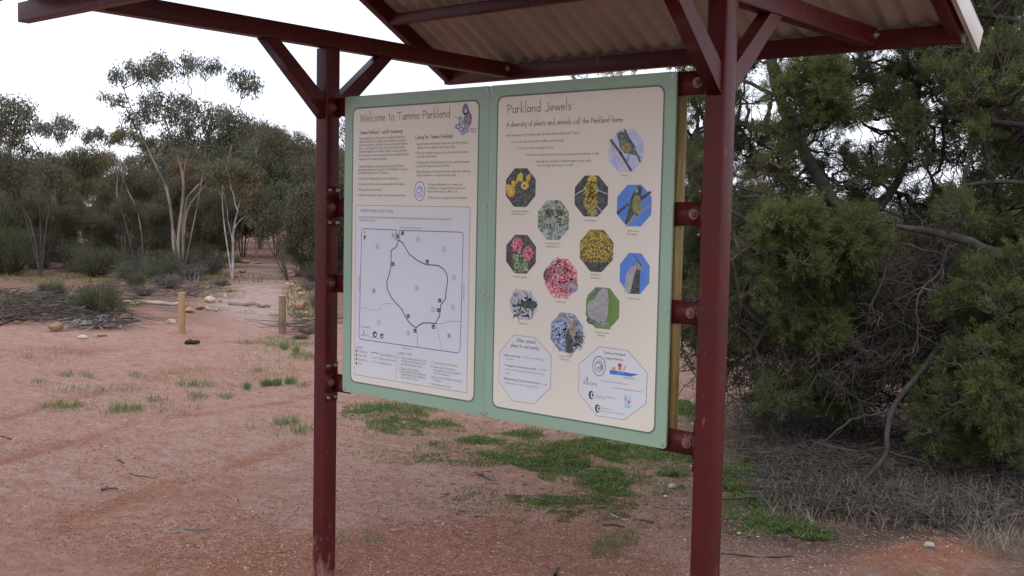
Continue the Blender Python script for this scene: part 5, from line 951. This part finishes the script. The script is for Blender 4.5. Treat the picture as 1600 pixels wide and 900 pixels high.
rock(290, 478, 10, 5, 'orange', 'small orange rock left behind the left wooden post')
rock(1050, 757, 14, 8, 'grey', 'light grey stone in the grass under the boards'); rock(1040, 772, 7, 4, 'pale', 'tiny pale stone below the light grey stone'); rock(1155, 833, 8, 5, 'pale', 'small white stone right of the near post'); rock(1184, 838, 5, 3, 'pale', 'tiny white pebble right of the small white stone'); rock(1450, 882, 17, 9, 'grey', 'grey crusty lump on the red earth mound'); rock(620, 828, 22, 5, 'brown', 'flat reddish clod of earth between the posts')
# ---- logs, sticks, bark
def stick(label, pts, r, m_, name='stick', n=7, lift=.8, cat='stick'):
    P = []
    for u, v in pts: p = Gz(u, v); p[2] += r*lift; P.append(p)
    P = smooth(np.array(P)); P[1:-1] += rng.normal(size=P[1:-1].shape)*r*.35
    k = len(P); m = MB(); m.tube(P, r*(1+rng.normal(size=k)*.1)*np.linspace(1, .6, k), n); c0 = P[0]; o = m.build(name, m_, smooth=True, loc=tuple(c0)); return tag(o, label, cat)
BLEACH = mat('bleached_wood', (.50, .44, .40), .8, (.34, .28, .24), 5, .15, .3, 25)
stick('long bleached log lying behind the rounded shrub', [(88, 474), (130, 474), (180, 477), (230, 478), (278, 477)], .05, BLEACH, 'log', 9, cat='log')
stick('dark grey log lying across the track', [(358, 476), (421, 480)], .04, mat('log_grey', (.17, .145, .13), .85, (.25, .22, .20), 6, .1, .4, 25), 'log', 9, cat='log')
stick('short pale log left of the dark log across the track', [(322, 484), (340, 487)], .03, BLEACH, 'log', 9, cat='log')
stick('black chunk of charred wood in front of the left wooden post', [(292, 539), (300, 538), (308, 540)], .035, mat('charred', (.05, .035, .03), .9), 'wood_chunk', 8, cat='wood')
stick('pale curved stick on the red soil left of the shelter', [(265, 827), (285, 826), (305, 829), (324, 827)], .006, DEADWOOD)
stick('thin brown stick on the red soil at left', [(202, 741), (222, 746), (247, 748)], .004, BARK_DARK)
stick('grey stick at the left edge of the clearing', [(-4, 687), (18, 690)], .007, BARK_DARK)
stick('dark curled piece of bark lying on the red soil', [(160, 769), (172, 766), (184, 768)], .009, mat('bark_curl', (.12, .11, .11), .8), 'bark_piece', cat='bark')
stick('tiny dark leaf curl above the bark piece', [(184, 721), (194, 724)], .006, BARK_DARK, 'leaf_curl', cat='leaf')
stick('brown bark flake on the soil between the posts', [(745, 740), (758, 744), (768, 748)], .014, mat('bark_flake', (.26, .20, .17), .85, (.10, .07, .06), 20), 'bark_piece', cat='bark')
stick('long grey stick lying in the moss', [(833, 773), (850, 777), (868, 781), (882, 783)], .007, DEADWOOD); stick('short grey stick right of the moss', [(920, 788), (938, 787), (956, 788)], .007, DEADWOOD); stick('white slanting stick near the middle of the moss', [(954, 799), (968, 803), (980, 806)], .006, BLEACH)
stick('dark stick below the moss', [(942, 812), (958, 812), (976, 814)], .006, BARK_DARK); stick('long pale stick close to the near post', [(1020, 786), (1050, 788), (1076, 789)], .006, DEADWOOD); stick('thick grey stick among the green groundcover', [(915, 732), (930, 731), (948, 733)], .010, DEADWOOD)
stick('pale short stick beneath the thick grey stick', [(938, 745), (956, 743)], .008, BLEACH); stick('long grey stick running right from the near post', [(1128, 868), (1160, 872), (1200, 873), (1240, 870)], .006, BARK_DARK); stick('upright bark shard on the soil low between the posts', [(868, 895), (873, 880)], .009, BARK_DARK, 'bark_piece', cat='bark')
stick('pale curved twig beside the green groundcover at right', [(1170, 838), (1175, 826), (1186, 820)], .006, DEADWOOD); stick('brown stick below the grey clump of litter', [(1000, 805), (1022, 810)], .006, BARK_DARK)
for lab, pts in [('dead forked branch lying left of the rounded shrub', [(0, 455), (25, 462), (45, 472)]), ('long dark dead branch lying left of the rounded shrub', [(0, 500), (40, 496), (90, 490), (140, 494)]), ('dark dead branch crossing the brush behind the big brown rock', [(55, 480), (80, 487), (120, 495)]), ('grey dead branch at the far left of the brush', [(-5, 510), (20, 500), (60, 505)])]:
    stick(lab, pts, .028, BARK_DARK, 'fallen_branch', cat='branch')
# grey roots / sticks spilling from the rounded shrub
m = MB(); P = []
for _ in range(70):
    a = rng.uniform(0, 6.28); b = Gz(150+rng.normal()*14, 510+rng.normal()*3); e = b+np.array([math.cos(a), math.sin(a), 0])*rng.uniform(.25, .8); e[2] = gz(e)+.02; w_ = wiggle(b+[0, 0, .07], e, 6, .1); w_[:, 2] = np.maximum(w_[:, 2], gz(b)+.01); P.append(w_)
m.twigs(np.array(P), 0, .014, .004); o = m.build('stick_heap', mat('bleached_sticks', (.40, .37, .37), .85, (.24, .21, .20), 6, .1), loc=tuple(Gz(150, 510))); tag(o, 'heap of bleached grey sticks below the rounded shrub', 'stick heap')
# dead stump
b = Gz(302, 454); m = MB()
for k in range(9):
    a = rng.uniform(0, 6.28); m.tube(wiggle(b+[math.cos(a)*.05, math.sin(a)*.05, -.03], b+[math.cos(a)*rng.uniform(.05, .3), math.sin(a)*rng.uniform(.05, .3), rng.uniform(.2, .48)], 5, .06), np.linspace(.024, .005, 5), 6)
o = m.build('dead_stump', DEADWOOD, smooth=True, loc=tuple(b)); tag(o, 'spiky bleached dead stump behind the wooden posts', 'stump')

# ---- neighbours that came out with one and the same description are told apart by their distance
seen = {}
for o in bpy.data.objects:
    if o.parent is None and 'label' in o and 'group' in o and o.name.split('.')[0] in ('mallee_tree', 'broom_shrub', 'grey_shrub', 'dead_shrub'): seen.setdefault(o['label'], []).append(o)
ORD = ['nearest', 'second nearest', 'third nearest', 'fourth nearest', 'fifth nearest', 'sixth nearest']
for lab, L in seen.items():
    if len(L) > 1:
        L.sort(key=lambda o: depth(o.location))
        for k, o in enumerate(L): o['label'] = (('nearer', 'farther')[k] if len(L) == 2 else ORD[k])+' '+lab
